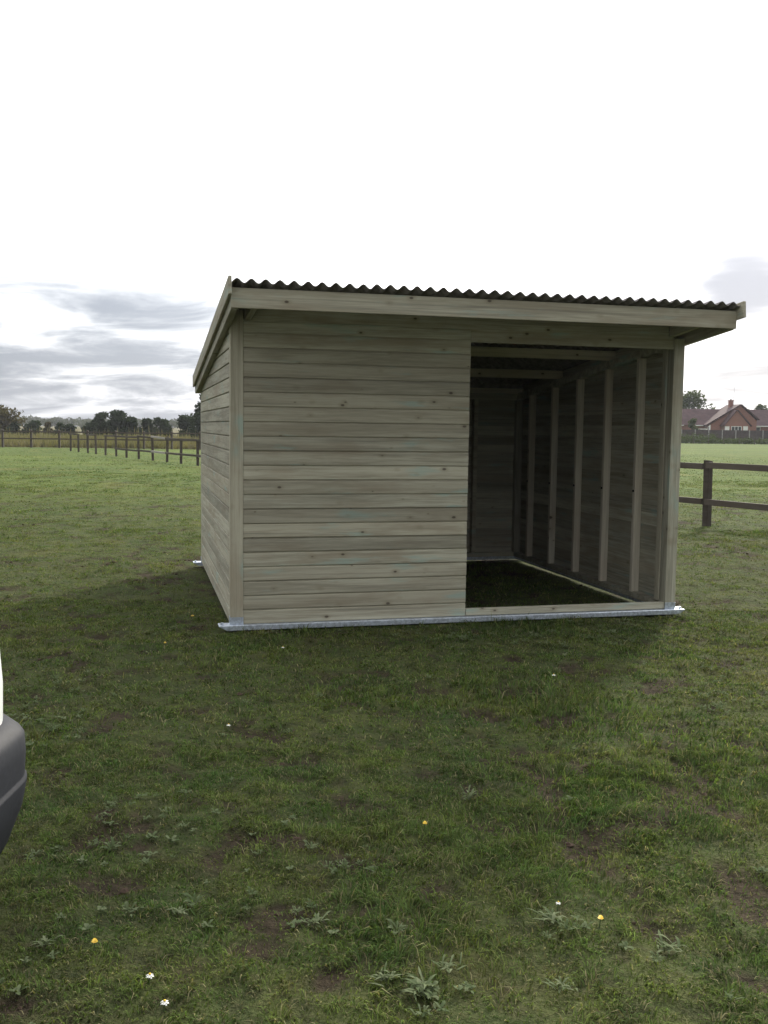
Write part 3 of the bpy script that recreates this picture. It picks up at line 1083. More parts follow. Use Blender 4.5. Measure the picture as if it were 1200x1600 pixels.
# main range behind
wl, wr = X(1040), X(1262)
MB().box(wl, wr, 2.0, 9.0, -0.1, z_eave).build('wall', M['brick'], bung)
MB().prism([(1.55, z_eave - 0.02), (9.45, z_eave - 0.02), (5.5, zr_main)], 'x', wl - 0.3, wr + 0.3).build('roof', M['roof_tile'], bung)
# asymmetric cross gable (catslide to the left)
apx, apz = X(1157), hz(1157, 631)
lx, rx = X(1104), X(1186)
g = MB()
rz_ = hz(1186, 655)
g.prism([(lx + 0.25, -0.1), (rx - 0.25, -0.1), (rx - 0.25, rz_ - 0.25), (apx, apz - 0.22), (lx + 0.25, z_eave - 0.18)], 'y', 0.4, 6.0)
g.build('wall', M['brick'], bung)


def slab(name, a, b, t, y0, y1, mat):
    """Roof slope between (x,z) a and b, thickness t upwards."""
    ax, az = a
    bx_, bz = b
    n = Vector((-(bz - az), bx_ - ax)).normalized()
    if n.y < 0:
        n = -n
    pl = [(ax, az), (bx_, bz), (bx_ + n.x * t, bz + n.y * t), (ax + n.x * t, az + n.y * t)]
    return MB().prism(pl, 'y', y0, y1).build(name, mat, bung)


slab('roof_slope', (lx, z_eave - 0.12), (apx, apz - 0.18), 0.16, 0.1, 6.2, M['roof_tile'])
slab('roof_slope', (rx, rz_ - 0.15), (apx + 0.012, apz - 0.18), 0.16, 0.1, 6.2, M['roof_tile'])
# lighter projecting gable
p_apx, p_apz = X(1146), hz(1146, 640)
p_l, p_r = X(1126.5), X(1168.5)
g = MB()
g.prism([(p_l + 0.15, -0.1), (p_r - 0.15, -0.1), (p_r - 0.15, z_eave - 0.05), (p_apx, p_apz - 0.12), (p_l + 0.15, z_eave - 0.05)], 'y', -1.2, 0.38)
g.build('wall', M['brick'], bung)
slab('roof_slope', (p_l - 0.05, z_eave - 0.16), (p_apx, p_apz - 0.1), 0.1, -1.4, 0.395, M['roof_tile'])
slab('roof_slope', (p_r + 0.05, z_eave - 0.16), (p_apx + 0.012, p_apz - 0.1), 0.1, -1.4, 0.395, M['roof_tile'])
# gutters
for a_, b_, yy in ((1169, 1215, 1.40), (1060, 1073, 1.40), (1091, 1104, 1.40)):
    MB().box(X(a_), X(b_), yy, yy + 0.13, z_eave - 0.16, z_eave - 0.03).build('gutter', M['white_paint'], bung)


def window(pa, pb, ya, yb, yd, panes, glazed=True):
    x0_, x1_ = X(pa), X(pb)
    z0_, z1_ = hz(pa, yb), hz(pa, ya)
    fr = MB()
    t = 0.07
    fr.box(x0_, x1_, yd - 0.06, yd - 0.004, z0_, z0_ + t).box(x0_, x1_, yd - 0.06, yd - 0.004, z1_ - t, z1_)
    for i in range(panes + 1):
        xx = x0_ + (x1_ - x0_ - t) * i / panes
        fr.box(xx, xx + t, yd - 0.058, yd - 0.004, z0_ + t, z1_ - t)
    w_ = fr.build('window', M['white_paint'], bung)
    for i in range(panes):
        xx = x0_ + (x1_ - x0_ - t) * i / panes
        MB().box(xx + t + 0.002, xx + (x1_ - x0_ - t) / panes - 0.002, yd - 0.03, yd - 0.006, z0_ + t + 0.002, z1_ - t - 0.002).build('pane', M['glass'] if glazed else M['white_paint'], w_)


window(1138, 1154, 666, 677, -1.2, 3)
window(1128.2, 1135, 666, 678, -1.2, 1, False)
window(1156.6, 1163.6, 666, 678, -1.2, 1, False)
window(1107.2, 1110.8, 666, 678, 0.4, 1)
window(1176, 1196, 667, 676, 2.0, 3)
# chimney and aerial
ch = MB()
cx = X(1140.3, HD + 3)
ch.box(cx - 0.26, cx + 0.26, 2.7, 3.4, 4.4, hz(1140, 626.5, HD + 3))
ch.box(cx - 0.31, cx + 0.31, 2.65, 3.45, hz(1140, 626.5, HD + 3) + 0.002, hz(1140, 625.3, HD + 3))
cho = ch.build('chimney', M['brick'], bung)
MB().tube((cx, 3.05, hz(1140, 625.3, HD + 3)), (cx, 3.05, hz(1140, 623.8, HD + 3)), 0.13, 0.11, 8).build('chimney_pot', M['roof_tile'], cho)
ax_ = X(1144.7, HD + 4)
ae = MB().tube((ax_, 4.0, 4.6), (ax_, 4.0, hz(1144, 602, HD + 4)), 0.03, 0.02, 5)
ae.tube((ax_ - 0.35, 4.0, hz(1144, 603, HD + 4)), (ax_ + 0.35, 4.0, hz(1144, 603, HD + 4)), 0.012, 0.012, 4)
ae.build('aerial', M['galv'], bung)

# garden pergola of pale posts left of the gable
perg = empty('garden_pergola', (hx(1098, 137), 137, 0))
tag(perg, 'small white post pergola in the garden left of the brick gable', 'pergola')
for pp in (1088.5, 1104.3, 1109):
    xx = hx(pp, 137) - hx(1098, 137)
    MB().box(xx - 0.06, xx + 0.06, -0.06, 0.06, 0, hz(pp, 671 if pp < 1105 else 664, 137)).build('post', M['white_paint'], perg)
xa, xb = hx(1088, 137) - hx(1098, 137), hx(1105, 137) - hx(1098, 137)
zz = hz(1095, 671, 137)
MB().box(xa, xb, -0.05, 0.05, zz + 0.002, zz + 0.11).build('beam', M['white_paint'], perg)

pf = empty('panel_fence', (hx(1150, 131), 131, 0))
tag(pf, 'dark timber panel fence with concrete posts along the bungalow gardens', 'fence')
z_pf = hz(1150, 672.3, 131)
for k in range(-6, 5):
    xx = hx(1150 + 21.2 * k, 131) - hx(1150, 131)
    x2 = hx(1150 + 21.2 * (k + 1), 131) - hx(1150, 131)
    MB().box(xx - 0.06, xx + 0.06, -0.06, 0.06, -0.1, z_pf + 0.06).build('post', M['concrete'], pf)
    if k < 4:
        pn = MB().box(xx + 0.062, x2 - 0.062, -0.02, 0.02, 0.20, z_pf)
        pn.build('panel', M['panel'], pf)
        MB().box(xx + 0.062, x2 - 0.062, -0.03, 0.025, 0.0, 0.198).build('gravel_board', M['concrete'], pf)

wf = empty('wire_fence', (hx(1150, 123.5), 123.5, 0))
tag(wf, 'thin post and wire fence along the far edge of the right paddock', 'fence')
wx = [hx(1150, 123.5) * 0 + (hx(1060 + 24 * k, 123.5) - hx(1150, 123.5)) for k in range(-1, 9)]
for xx in wx:
    MB().box(xx - 0.045, xx + 0.045, -0.045, 0.045, -0.1, 1.12).build('post', M['fence_wood'], wf)
for zz in (0.55, 1.0):
    MB().tube((wx[0], 0, zz), (wx[-1], 0, zz), 0.012, 0.012, 4).build('wire', M['fence_wood'], wf)

# scrub of nettles and brambles under the panel fence
rng = np.random.default_rng(91)
lob = []
for i in range(110):
    px_ = rng.uniform(1030, 1260)
    dd = rng.uniform(124.5, 129.5)
    x_ = hx(px_, dd)
    hgt = rng.uniform(0.45, 0.95) + (0.5 if 1062 < px_ < 1122 and rng.random() < 0.5 else 0)
    lob.append((x_, dd, hgt * 0.45, rng.uniform(0.5, 1.1), rng.uniform(0.5, 1.0), hgt * 0.55))
V, F, T = leaf_cloud(lob, 9000, 0.10, rng, 0.3)
tag(link('scrub', tri_mesh('scrub', V, F, T, M['leaf_shrub'])), 'low green scrub of nettles and brambles along the garden fence', 'scrub', kind='stuff')

# tall dead grass and weed stalks in the rough field beyond the cross fence
rng = np.random.default_rng(92)
n = 26000
d_ = 61.2 + 44 * rng.random(n) ** 1.5
x_ = rng.uniform(-0.62, 0.12, n) * d_ - 1
hgt = (0.25 + 0.35 * rng.random(n)) * (0.6 + 0.9 * fbm(x_, d_, 5.0, 33, 2)) + (rng.random(n) > 0.985) * 0.8
wd = 0.035 + 0.05 * rng.random(n)
ang = rng.random(n) * math.pi
lean = rng.normal(size=(n, 2)) * 0.12
b0 = np.stack([x_ - np.cos(ang) * wd, d_ - np.sin(ang) * wd, np.zeros(n)], 1)
b1 = np.stack([x_ + np.cos(ang) * wd, d_ + np.sin(ang) * wd, np.zeros(n)], 1)
tp = np.stack([x_ + lean[:, 0], d_ + lean[:, 1], hgt], 1)
V = np.stack([b0, b1, tp], 1).reshape(-1, 3)
F = np.arange(3 * n).reshape(n, 3)
T = np.repeat(np.clip(fbm(x_, d_, 3.0, 41, 2) * 0.9 + rng.normal(size=n) * 0.15, 0, 1), 3)
tag(link('rough_grass', tri_mesh('rough_grass', V, F, T, M['dry_grass'])), 'tall dry grass and dead weed stalks beyond the far cross fence', 'grass', kind='stuff')


# ------------------------------------------------------------------ scatter by geometry nodes
def scatter_object(name, pts, rot, scl, pick, sources, mat):
    """One 'stuff' object: points carrying rotation, scale and kind; a node group sets a clump on each."""
    src = bpy.data.collections.new(name + '_sources')
    for i, me in enumerate(sources):
        o = bpy.data.objects.new('%s_source_%02d' % (name, i), me)
        src.objects.link(o)
    me = bpy.data.meshes.new(name)
    me.vertices.add(len(pts))
    me.vertices.foreach_set('co', pts.reshape(-1).astype(np.float32))
    a = me.attributes.new('rot', 'FLOAT_VECTOR', 'POINT')
    a.data.foreach_set('vector', rot.reshape(-1).astype(np.float32))
    a = me.attributes.new('scl', 'FLOAT_VECTOR', 'POINT')
    a.data.foreach_set('vector', scl.reshape(-1).astype(np.float32))
    a = me.attributes.new('pick', 'INT', 'POINT')
    a.data.foreach_set('value', pick.astype(np.int32))
    o = link(name, me, None, mat)
    ng = bpy.data.node_groups.new(name + '_scatter', 'GeometryNodeTree')
    ng.interface.new_socket('Geometry', in_out='INPUT', socket_type='NodeSocketGeometry')
    ng.interface.new_socket('Geometry', in_out='OUTPUT', socket_type='NodeSocketGeometry')
    gi = ng.nodes.new('NodeGroupInput')
    go = ng.nodes.new('NodeGroupOutput')
    ip = ng.nodes.new('GeometryNodeInstanceOnPoints')
    ci = ng.nodes.new('GeometryNodeCollectionInfo')
    ci.inputs['Collection'].default_value = src
    ci.inputs['Separate Children'].default_value = True
    ci.inputs['Reset Children'].default_value = True

    def attr(nm, typ):
        n = ng.nodes.new('GeometryNodeInputNamedAttribute')
        n.data_type = typ
        n.inputs['Name'].default_value = nm
        return n.outputs['Attribute']
    ng.links.new(gi.outputs[0], ip.inputs['Points'])
    ng.links.new(ci.outputs[0], ip.inputs['Instance'])
    ip.inputs['Pick Instance'].default_value = True
    ng.links.new(attr('pick', 'INT'), ip.inputs['Instance Index'])
    e2r = ng.nodes.new('FunctionNodeEulerToRotation')
    ng.links.new(attr('rot', 'FLOAT_VECTOR'), e2r.inputs[0])
    ng.links.new(e2r.outputs[0], ip.inputs['Rotation'])
    ng.links.new(attr('scl', 'FLOAT_VECTOR'), ip.inputs['Scale'])
    ng.links.new(ip.outputs[0], go.inputs[0])
    md = o.modifiers.new('scatter', 'NODES')
    md.node_group = ng
    return o


rng = np.random.default_rng(5)


def wedge(n, d0, d1, side=0.44, extra=2.6):
    d = np.sqrt(d0 ** 2 + (d1 ** 2 - d0 ** 2) * rng.random(n))
    x = (rng.random(n) * 2 - 1) * (side * d + extra * 0.5)
    return x, d


def off_walls(x, y):
    sx, sy = to_shelter(x, y)
    wb = (((sy > -0.052) & (sy < 0.085)) | (np.abs(sy - D) < 0.085)) & (sx > -0.12) & (sx < W + 0.10)
    wb |= ((np.abs(sx - 0.05) < 0.05) | (np.abs(sx - W + 0.05) < 0.05)) & (sy > 0) & (sy < D)
    return ~wb


def blades(n, d0, d1, hscale, width, segs):
    """Grass blades rooted in the ground; tufts share a lean, a height and a tone."""
    x, y = wedge(n, d0, d1)
    br = bare_field(x, y)
    fade = np.clip((66.0 - y) / 38.0, 0, 1)
    keep = (rng.random(len(x)) > br * 0.68) & (rng.random(len(x)) < fade) & off_walls(x, y) & ~((x < -0.4) & (y < 1.5))
    x, y, br = x[keep], y[keep], br[keep]
    k = max(1.0, d0 / 6.0)
    hole = fbm(x, y, 0.11 * k, 171, 2) + 0.25 * (fbm(x, y, 0.6 * k, 172, 2) - 0.5)
    keep = rng.random(len(x)) < np.clip((hole - 0.27) / 0.16, 0.34, 1)
    x, y, br = x[keep], y[keep], br[keep]
    n = len(x)
    tuft = fbm(x, y, 0.085 * k, 71, 2)
    lush = fbm(x, y, 0.9, 55, 3)
    for (px_, py_, rr, am) in ((850, 1105, 0.42, 0.22), (650, 1450, 0.16, 0.25), (760, 1470, 0.14, 0.2), (1010, 1010, 0.5, 0.12), (600, 1330, 0.25, 0.12), (330, 1400, 0.2, 0.12)):
        c_ = on_ground(px_, py_)
        lush = lush + am * np.exp(-((x - c_.x) ** 2 + ((y - c_.y) * 0.8) ** 2) / rr ** 2)
    h = 0.85 * hscale * (0.25 + 1.35 * tuft ** 1.8 + 0.9 * np.clip(lush - 0.55, 0, 1) * 3) * (0.5 + 0.7 * rng.random(n) + 0.9 * (rng.random(n) > 0.96))
    ssx, ssy = to_shelter(x, y)
    h = h * np.where((ssx > -0.1) & (ssx < W + 0.1) & (ssy > -0.16) & (ssy < -0.05), 1.5, 1.0)
    az = fbm(x, y, 0.13 * k, 72, 2) * 4 * math.pi * 1.6 + rng.normal(size=n) * 0.9
    ln = np.clip(1.08 - 0.9 * np.clip(lush - 0.5, 0, 0.5) + 0.30 * rng.normal(size=n), 0.1, 1.3)
    tone = 0.46 + 0.75 * (fbm(x, y, 0.12 * k, 73, 2) - 0.5) - 0.9 * np.clip(lush - 0.55, 0, 1) + 0.20 * rng.normal(size=n)
    tone = np.where(rng.random(n) < 0.14, 0.95, tone)
    tone = np.clip(tone, 0, 1)
    dx, dy = np.cos(az), np.sin(az)
    w = width * (0.6 + 0.8 * rng.random(n))
    face = az + rng.normal(size=n) * 0.5 + math.pi / 2
    sx, sy = np.cos(face) * w, np.sin(face) * w
    z = ground_h(x, y) - 0.004
    b0 = np.stack([x - sx, y - sy, z], 1)
    b1 = np.stack([x + sx, y + sy, z], 1)
    l2 = np.minimum(ln * 1.3, 1.5)
    tp = np.stack([x + dx * h * np.sin(l2), y + dy * h * np.sin(l2), z + 0.006 + h * (0.75 * np.cos(l2) + 0.10)], 1)
    if segs == 1:
        V = np.stack([b0, b1, tp], 1).reshape(-1, 3)
        F = np.arange(3 * n).reshape(n, 3)
        return V, F, np.repeat(tone, 3)
    md = np.stack([x + dx * h * 0.42 * np.sin(ln), y + dy * h * 0.42 * np.sin(ln), z + 0.005 + h * 0.52 * np.cos(ln * 0.8)], 1)
    s3 = np.stack([sx, sy, np.zeros(n)], 1) * 0.8
    V = np.stack([b0, b1, md + s3, md - s3, tp], 1).reshape(-1, 3)
    i = np.arange(n)[:, None] * 5
    F = np.concatenate([i + np.array([[0, 1, 2]]), i + np.array([[0, 2, 3]]), i + np.array([[3, 2, 4]])], 0)
    return V, F, np.repeat(tone, 5)


VV, FF, TT, YY, o_ = [], [], [], [], 0
for args in ((265000, 1.5, 4.4, 0.040, 0.0017, 3), (195000, 4.4, 8.2, 0.042, 0.0026, 3), (230000, 8.2, 15.0, 0.045, 0.0045, 1), (220000, 15.0, 30.0, 0.050, 0.0085, 1), (230000, 30.0, 66.0, 0.055, 0.016, 1)):
    V, F, T = blades(*args)
    kv = 3 if args[5] == 1 else 5
    YY.append(np.repeat(rng.random(len(V) // kv) ** 1.3, kv))
    VV.append(V)
    FF.append(F + o_)
    TT.append(T)
    o_ += len(V)
gme = tri_mesh('pasture_grass', np.concatenate(VV), np.concatenate(FF), np.concatenate(TT), M['blade'])
a = gme.attributes.new('vary', 'FLOAT', 'POINT')
a.data.foreach_set('value', np.concatenate(YY).astype(np.float32))
grass = link('pasture_grass', gme)
tag(grass, 'short grazed pasture grass, mixed green and straw coloured', 'grass', kind='stuff')


# broadleaf weeds and soil crumbs
def leaf_geo(length, width, lift, az, rng, lobed=0.0):
    """Curved leaf blade with a folded midrib: two rows of quads."""
    k = 5
    V, F = [], []
    for j in range(k + 1):
        t = j / k
        r = length * t
        wz = width * math.sin(math.pi * min(1, (t * 0.92 + 0.06))) ** 0.8 * (1 + lobed * (0.5 if j % 2 else -0.4))
        z = lift * length * math.sin(t * 1.9) * 0.8 + 0.004
        for sgn in (-1, 0, 1):
            V.append((r, sgn * wz, z + (0.25 * wz if sgn else 0)))
    for j in range(k):
        for c in (0, 1):
            a = j * 3 + c
            F.append((a, a + 1, a + 4, a + 3))
    ca, sa = math.cos(az), math.sin(az)
    ox_, oy_ = rng.normal(0, 0.30 * length), rng.normal(0, 0.30 * length)
    bend = rng.normal(0, 5.0)
    V = [(x, y + bend * x * x, z) for x, y, z in V]
    return [(x * ca - y * sa + ox_, x * sa + y * ca + oy_, z) for x, y, z in V], F


def rosette_mesh(seed, nl, ln, wd, lift, lobed):
    r = np.random.default_rng(seed)
    V, F, T = [], [], []
    for i in range(nl):
        az = i * 2.399 + r.uniform(-.3, .3)
        v, f = leaf_geo(ln * r.uniform(0.55, 1.1), wd * r.uniform(0.7, 1.1), lift * r.uniform(0.3, 1.4), az, r, lobed)
        o = len(V)
        V += v
        F += [tuple(q + o for q in t) for t in f]
        T += [float(np.clip(r.normal(0.5, 0.25), 0, 1))] * len(v)
    return tri_mesh('rosette', np.array(V), np.array(F), np.array(T), M['weed'])


wsrc = [rosette_mesh(300 + i, nl, ln, wd, lf, lb) for i, (nl, ln, wd, lf, lb) in enumerate(((9, 0.036, 0.0055, 0.5, 0.3), (14, 0.028, 0.0040, 0.9, 0.5), (7, 0.022, 0.0075, 0.6, 0.2), (16, 0.040, 0.0036, 0.7, 0.7), (10, 0.030, 0.0065, 0.3, 0.6)))]
n = 12000
x, y = wedge(n, 1.8, 9.5)
wv = fbm(x, y, 0.9, 88, 3) * 0.85
for (px_, py_, rr) in ((520, 1350, 0.32), (640, 1545, 0.26), (470, 1430, 0.22), (880, 1450, 0.2), (720, 1520, 0.2), (420, 1290, 0.3), (1000, 1500, 0.2), (560, 1450, 0.3), (130, 1500, 0.15)):
    c_ = on_ground(px_, py_)
    wv = np.maximum(wv, 0.64 * np.exp(-((x - c_.x) ** 2 + (y - c_.y) ** 2) / rr ** 2) + 0.06 * (rng.random(n) - 0.5))
keep = rng.random(n) < np.clip((wv - 0.47) / 0.14, 0.02, 1) * np.clip(1.25 - y / 8.5, 0.12, 1)
x, y = x[keep], y[keep]
sx, sy = to_shelter(x, y)
k2 = ~((sx > -0.2) & (sx < W + 0.2) & (sy > -0.1) & (sy < D + 0.1))
x, y = x[k2], y[k2]
m = len(x)
s = 0.45 + 0.6 * rng.random(m)
weeds = scatter_object('broadleaf_weeds', np.stack([x, y, ground_h(x, y) + 0.008], 1), np.stack([rng.normal(size=m) * .1, rng.normal(size=m) * .1, rng.random(m) * 6.28], 1), np.stack([s, s, s], 1), rng.integers(0, 5, m), wsrc, M['weed'])
tag(weeds, 'low grey green broadleaf weeds scattered through the grass', 'weeds', kind='stuff')


def clod_mesh(seed):
    bm = bmesh.new()
    bmesh.ops.create_icosphere(bm, subdivisions=2, radius=0.02)
    r = random.Random(seed)
    ph = [r.uniform(0, 6) for _ in range(6)]
    for v in bm.verts:
        c = v.co
        k = 1 + 0.22 * math.sin(c.x * 170 + ph[0]) * math.sin(c.y * 150 + ph[1]) + 0.18 * math.sin(c.z * 230 + ph[2] + c.x * 90)
        v.co = Vector((c.x * k * 1.3, c.y * k, c.z * k * 0.6))
    me = bpy.data.meshes.new('clod')
    bm.to_mesh(me)
    bm.free()
    me.materials.append(M['clod'])
    return me


csrc = [clod_mesh(i) for i in range(4)]
n = 9000
x, y = wedge(n, 1.8, 15.0)
keep = rng.random(n) < bare_field(x, y) * 0.8
x, y = x[keep], y[keep]
m = len(x)
s = 0.25 + 0.75 * rng.random(m) ** 2.2
clods = scatter_object('soil_clods', np.stack([x, y, ground_h(x, y) + 0.001], 1), rng.random((m, 3)) * 6.28 * np.array([0.1, 0.1, 1]), np.stack([s, s, s], 1), rng.integers(0, 4, m), csrc, M['clod'])
tag(clods, 'crumbs and clods of dark soil in the bare trodden patches', 'soil', kind='stuff')


# notable single plants and flowers
def gz(x, y):
    return float(ground_h(np.array([x]), np.array([y]))[0])


def weed_plant(px_, py_, size, nl, label, seed, lobed=0.3, lift=0.6):
    p = on_ground(px_, py_)
    r = np.random.default_rng(seed)
    root = empty('weed_plant', (p.x, p.y, gz(p.x, p.y) + 0.010))
    tag(root, label, 'weed', 'leafy weed rosettes in the foreground')
    for i in range(nl + 14):
        v, f = leaf_geo(0.7 * size * r.uniform(0.35, 1.1), size * r.uniform(0.035, 0.07), lift * r.uniform(0.1, 1.1), i * 2.399 + r.uniform(-.6, .6), r, lobed)
        me = tri_mesh('leaf', np.array(v), np.array(f), np.full(len(v), float(np.clip(r.normal(0.6, 0.35), 0, 1))), M['weed'])
        link('leaf', me, root)
    return root


weed_plant(862, 1440, 0.075, 13, 'broad leafy weed with a white flower beside it, right of centre', 401, 0.1)
weed_plant(1045, 1484, 0.070, 12, 'pale leafy weed low at the right, level with the yellow flower', 402, 0.2)
weed_plant(655, 1545, 0.085, 16, 'large grey green weed at the bottom centre edge', 403, 0.5)
weed_plant(600, 1530, 0.060, 11, 'small pale weed just left of the large bottom centre weed', 404, 0.4)
weed_plant(700, 1510, 0.055, 10, 'narrow leafed weed just right of the large bottom centre weed', 405, 0.4)
weed_plant(880, 1540, 0.060, 9, 'spiky weed near the bottom edge below the white flower', 406, 0.3, 0.9)
weed_plant(490, 1440, 0.060, 12, 'leafy weed left of the bushy green tuft in the foreground', 407, 0.3)
weed_plant(280, 1435, 0.050, 9, 'faded grey weed lying flat in the left foreground', 408, 0.0, 0.3)
weed_plant(70, 1480, 0.050, 10, 'weed rosette near the bottom left corner beside the yellow flower', 409, 0.3)
weed_plant(730, 1250, 0.060, 9, 'upright pale weed in mid grass right of the yellow dandelion', 410, 0.3, 1.0)


def flower(px_, py_, kind, label, r=0.018, h=0.028):
    r *= 0.62
    p = on_ground(px_, py_)
    root = empty('flower', (p.x, p.y, gz(p.x, p.y)))
    tag(root, label, 'flower')
    MB().tube((0, 0, -0.01), (0.004, 0, h), 0.0022, 0.0018, 5).build('stem', M['stem'], root)
    if kind == 'yellow':
        mb = MB()
        for ring, (rr, zz, nn) in enumerate(((r, 0.0, 14), (r * 0.75, 0.005, 11), (r * 0.45, 0.009, 7))):
            for i in range(nn):
                a = 2 * math.pi * i / nn + ring * 0.3
                c, s_ = math.cos(a), math.sin(a)
                w_ = r * 0.2
                mb.add([(0.004 - s_ * w_ * .4, c * w_ * .4, h + zz), (0.004 + s_ * w_ * .4, -c * w_ * .4, h + zz), (0.004 + c * rr + s_ * w_, s_ * rr - c * w_, h + zz + rr * 0.35), (0.004 + c * rr - s_ * w_, s_ * rr + c * w_, h + zz + rr * 0.35)], [(0, 1, 2, 3)])
        mb.build('petals', M['yellow'], root)
    else:
        mb = MB()
        for i in range(11):
            a = 2 * math.pi * i / 11 + 0.2
            c, s_ = math.cos(a), math.sin(a)
            w_ = r * 0.2
            dz = -0.3 * r * (1 if i % 3 else 2)
            mb.add([(0.004 + c * r * .25 - s_ * w_ * .5, s_ * r * .25 + c * w_ * .5, h), (0.004 + c * r * .25 + s_ * w_ * .5, s_ * r * .25 - c * w_ * .5, h), (0.004 + c * r + s_ * w_, s_ * r - c * w_, h + dz), (0.004 + c * r - s_ * w_, s_ * r + c * w_, h + dz)], [(0, 1, 2, 3)])
        mb.build('petals', M['petal'], root)
        bm = bmesh.new()
        bmesh.ops.create_uvsphere(bm, u_segments=8, v_segments=6, radius=r * 0.36)
        for v in bm.verts:
            v.co = Vector((v.co.x + 0.004, v.co.y, v.co.z * 0.7 + h + 0.002))
        me = bpy.data.meshes.new('flower_centre')
        bm.to_mesh(me)
        bm.free()
        link('flower_centre', me, root, M['yellow'])
    return root


flower(662, 1296, 'yellow', 'single yellow dandelion in the middle of the foreground grass', 0.014)
flower(936, 1446, 'yellow', 'yellow dandelion right of the broad leafy weed', 0.014)
flower(146, 1492, 'yellow', 'yellow flower lying low in the bottom left grass', 0.014, 0.03)
flower(300, 968, 'yellow', 'yellow dandelion in the shade beside the shelter left wall', 0.022)
flower(257, 1010, 'yellow', 'tiny yellow flower out in front of the shelter left corner', 0.016)
flower(870, 1424, 'daisy', 'white flower standing above the broad leafy weed', 0.012)
flower(232, 1540, 'daisy', 'ragged white daisy near the bottom left, upper of two', 0.017)
flower(255, 1580, 'daisy', 'white daisy with yellow centre near the bottom left, lower of two', 0.017)
flower(356, 1146, 'daisy', 'small white flower in the grass left of centre', 0.016, 0.035)
flower(441, 1020, 'daisy', 'tiny white flower in the shade before the shelter front', 0.017, 0.03)
flower(864, 1062, 'daisy', 'small white flower before the shelter opening', 0.017, 0.03)


# ------------------------------------------------------------------ van at the left edge
def plan_ring(hx_, hy, r, n=8):
    """Rounded rectangle, counter-clockwise; hx half width, hy half length."""
    out = []
    for (cx_, cy_, a0) in ((hx_ - r, hy - r, 0), (-hx_ + r, hy - r, 90), (-hx_ + r, -hy + r, 180), (hx_ - r, -hy + r, 270)):
        for i in range(n + 1):
            a = math.radians(a0 + 90.0 * i / n)
            out.append((cx_ + r * math.cos(a), cy_ + r * math.sin(a)))
    return out


def loft(levels, n=8, cap=True):
    v, f = [], []
    for (z, hx_, hy0, hy1, r) in levels:
        c = (hy1 + hy0) / 2
        ring = plan_ring(hx_, (hy1 - hy0) / 2, r, n)
        v += [(a, b + c, z) for a, b in ring]
    m = 4 * (n + 1)
    for j in range(len(levels) - 1):
        for i in range(m):
            f.append((j * m + i, j * m + (i + 1) % m, (j + 1) * m + (i + 1) % m, (j + 1) * m + i))
    if cap:
        f.append(tuple(range(m))[::-1])
        f.append(tuple(range((len(levels) - 1) * m, len(levels) * m)))
    return v, f


VX, VY = -1.945, 3.04       # centre line, y of the rear bumper face
van = empty('van', (VX, VY, 0))
tag(van, 'white van with dark grey plastic bumper, only its rear corner in view', 'van')
body_lv = [(0.34, 0.80, -4.1, -0.16, 0.14), (0.50, 0.825, -4.2, -0.105, 0.16), (0.615, 0.832, -4.2, -0.09, 0.17), (0.72, 0.834, -4.18, -0.09, 0.17), (0.85, 0.826, -4.12, -0.095, 0.17), (1.00, 0.790, -4.0, -0.11, 0.17), (1.12, 0.765, -3.75, -0.13, 0.17), (1.45, 0.70, -3.1, -0.20, 0.16), (1.68, 0.65, -2.75, -0.28, 0.15), (1.76, 0.58, -2.6, -0.37, 0.14), (1.785, 0.43, -2.4, -0.53, 0.12)]
mb = MB()
mb.add(*loft(body_lv, 8))
mb.build('body', M['van_white'], van, smooth=True)
bump_lv = [(0.17, 0.80, -0.62, -0.085, 0.17), (0.24, 0.838, -0.66, -0.05, 0.20), (0.34, 0.872, -0.70, -0.012, 0.22), (0.412, 0.883, -0.70, -0.002, 0.22), (0.420, 0.883, -0.70, -0.002, 0.22), (0.425, 0.876, -0.70, -0.009, 0.21), (0.432, 0.876, -0.70, -0.009, 0.21), (0.50, 0.882, -0.70, -0.004, 0.22), (0.550, 0.878, -0.70, -0.010, 0.21), (0.566, 0.870, -0.70, -0.018, 0.21), (0.600, 0.838, -0.68, -0.055, 0.19), (0.606, 0.80, -0.66, -0.09, 0.17)]
mb = MB()
mb.add(*loft(bump_lv, 10))
bo = mb.build('bumper', M['bumper'], van, smooth=True)
for s in (-1, 1):
    MB().box(s * 0.60 - 0.06, s * 0.60 + 0.06, -0.16, -0.088, 0.86, 1.08).build('tail_lamp', M['red_lens'], van, bevel=0.012)
MB().add([(-0.55, -0.105, 1.08), (0.55, -0.105, 1.08), (0.50, -0.205, 1.52), (-0.50, -0.205, 1.52), (-0.55, -0.16, 1.08), (0.55, -0.16, 1.08), (0.50, -0.26, 1.52), (-0.50, -0.26, 1.52)], [(0, 1, 2, 3), (7, 6, 5, 4), (0, 4, 5, 1), (1, 5, 6, 2), (2, 6, 7, 3), (3, 7, 4, 0)]).build('rear_window', M['glass'], van)
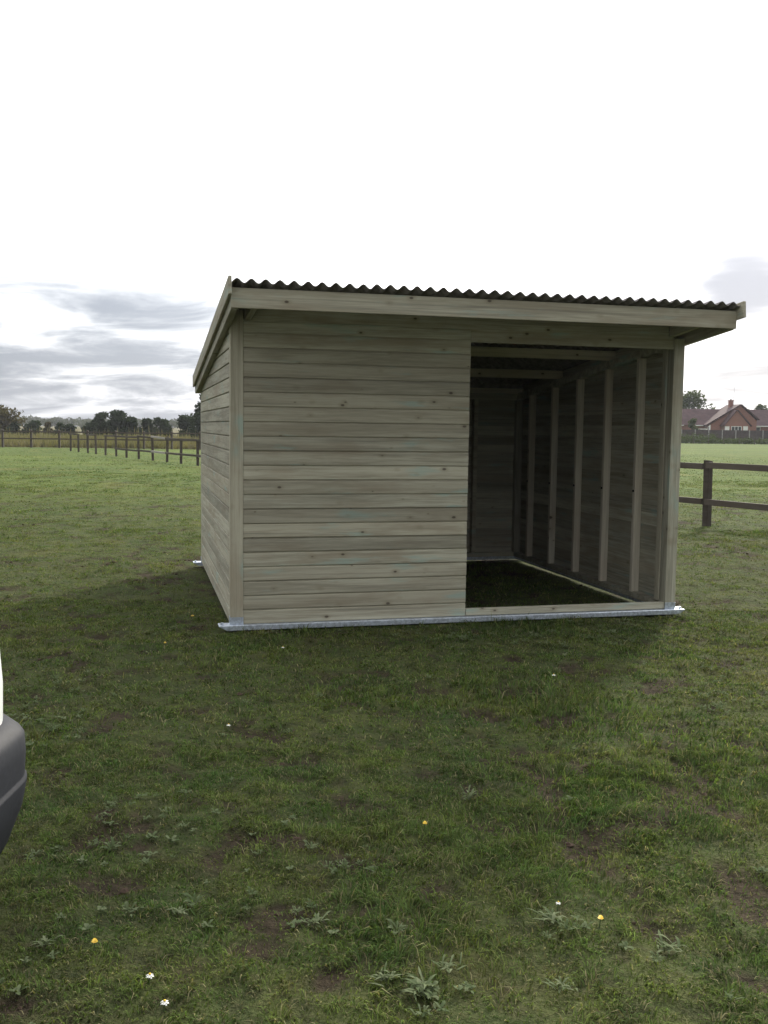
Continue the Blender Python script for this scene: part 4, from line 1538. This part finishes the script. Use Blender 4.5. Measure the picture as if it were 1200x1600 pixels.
for s in (-1, 1):
    for (ya, yb) in ((-1.25, -0.45), (-2.2, -1.35), (-2.95, -2.3)):
        z0_, z1_ = 1.10, 1.50
        xo0, xo1 = s * 0.774, s * 0.694
        v = [(xo0, ya, z0_), (xo0, yb, z0_), (xo1, yb, z1_), (xo1, ya + (0.25 if ya < -2.5 else 0), z1_)]
        v2 = [(q[0] - s * 0.05, q[1], q[2]) for q in v]
        MB().add(v + v2, [(0, 1, 2, 3), (7, 6, 5, 4), (0, 4, 5, 1), (1, 5, 6, 2), (2, 6, 7, 3), (3, 7, 4, 0)]).build('side_window', M['glass'], van)
    for yw in (-0.98, -3.5):
        wv_ = empty('wheel', (0, 0, 0))
        bpy.data.objects.remove(wv_)
        ty = MB()
        nseg = 24
        prof = [(0.20, -0.085), (0.285, -0.09), (0.305, -0.06), (0.305, 0.06), (0.285, 0.09), (0.20, 0.085)]
        v, f = [], []
        for i in range(nseg):
            a = 2 * math.pi * i / nseg
            for (rr, xx) in prof:
                v.append((s * 0.755 + xx, yw + rr * math.cos(a), 0.30 + rr * math.sin(a)))
        k = len(prof)
        for i in range(nseg):
            for j in range(k):
                f.append((i * k + j, i * k + (j + 1) % k, ((i + 1) % nseg) * k + (j + 1) % k, ((i + 1) % nseg) * k + j))
        wo = ty.add(v, f).build('wheel', M['tyre'], van, smooth=True)
        MB().tube((s * 0.70, yw, 0.30), (s * 0.825, yw, 0.30), 0.2, 0.19, 20).build('rim', M['rim'], wo)

# ------------------------------------------------------------------ haze
hm = bpy.data.materials.new('thin_haze')
hm.use_nodes = True
nt = hm.node_tree
nt.nodes.clear()
ho = N(nt, 'ShaderNodeOutputMaterial')
pv = N(nt, 'ShaderNodeVolumePrincipled')
pv.inputs['Color'].default_value = (0.90, 0.93, 1.0, 1)
pv.inputs['Density'].default_value = 0.00032
pv.inputs['Anisotropy'].default_value = 0.0
L(nt, pv.outputs[0], ho.inputs['Volume'])
haze = MB().box(-650, 650, -210, 650, -1.5, 15.0).build('haze', hm)
tag(haze, 'thin autumn haze over the fields', 'haze', kind='stuff')
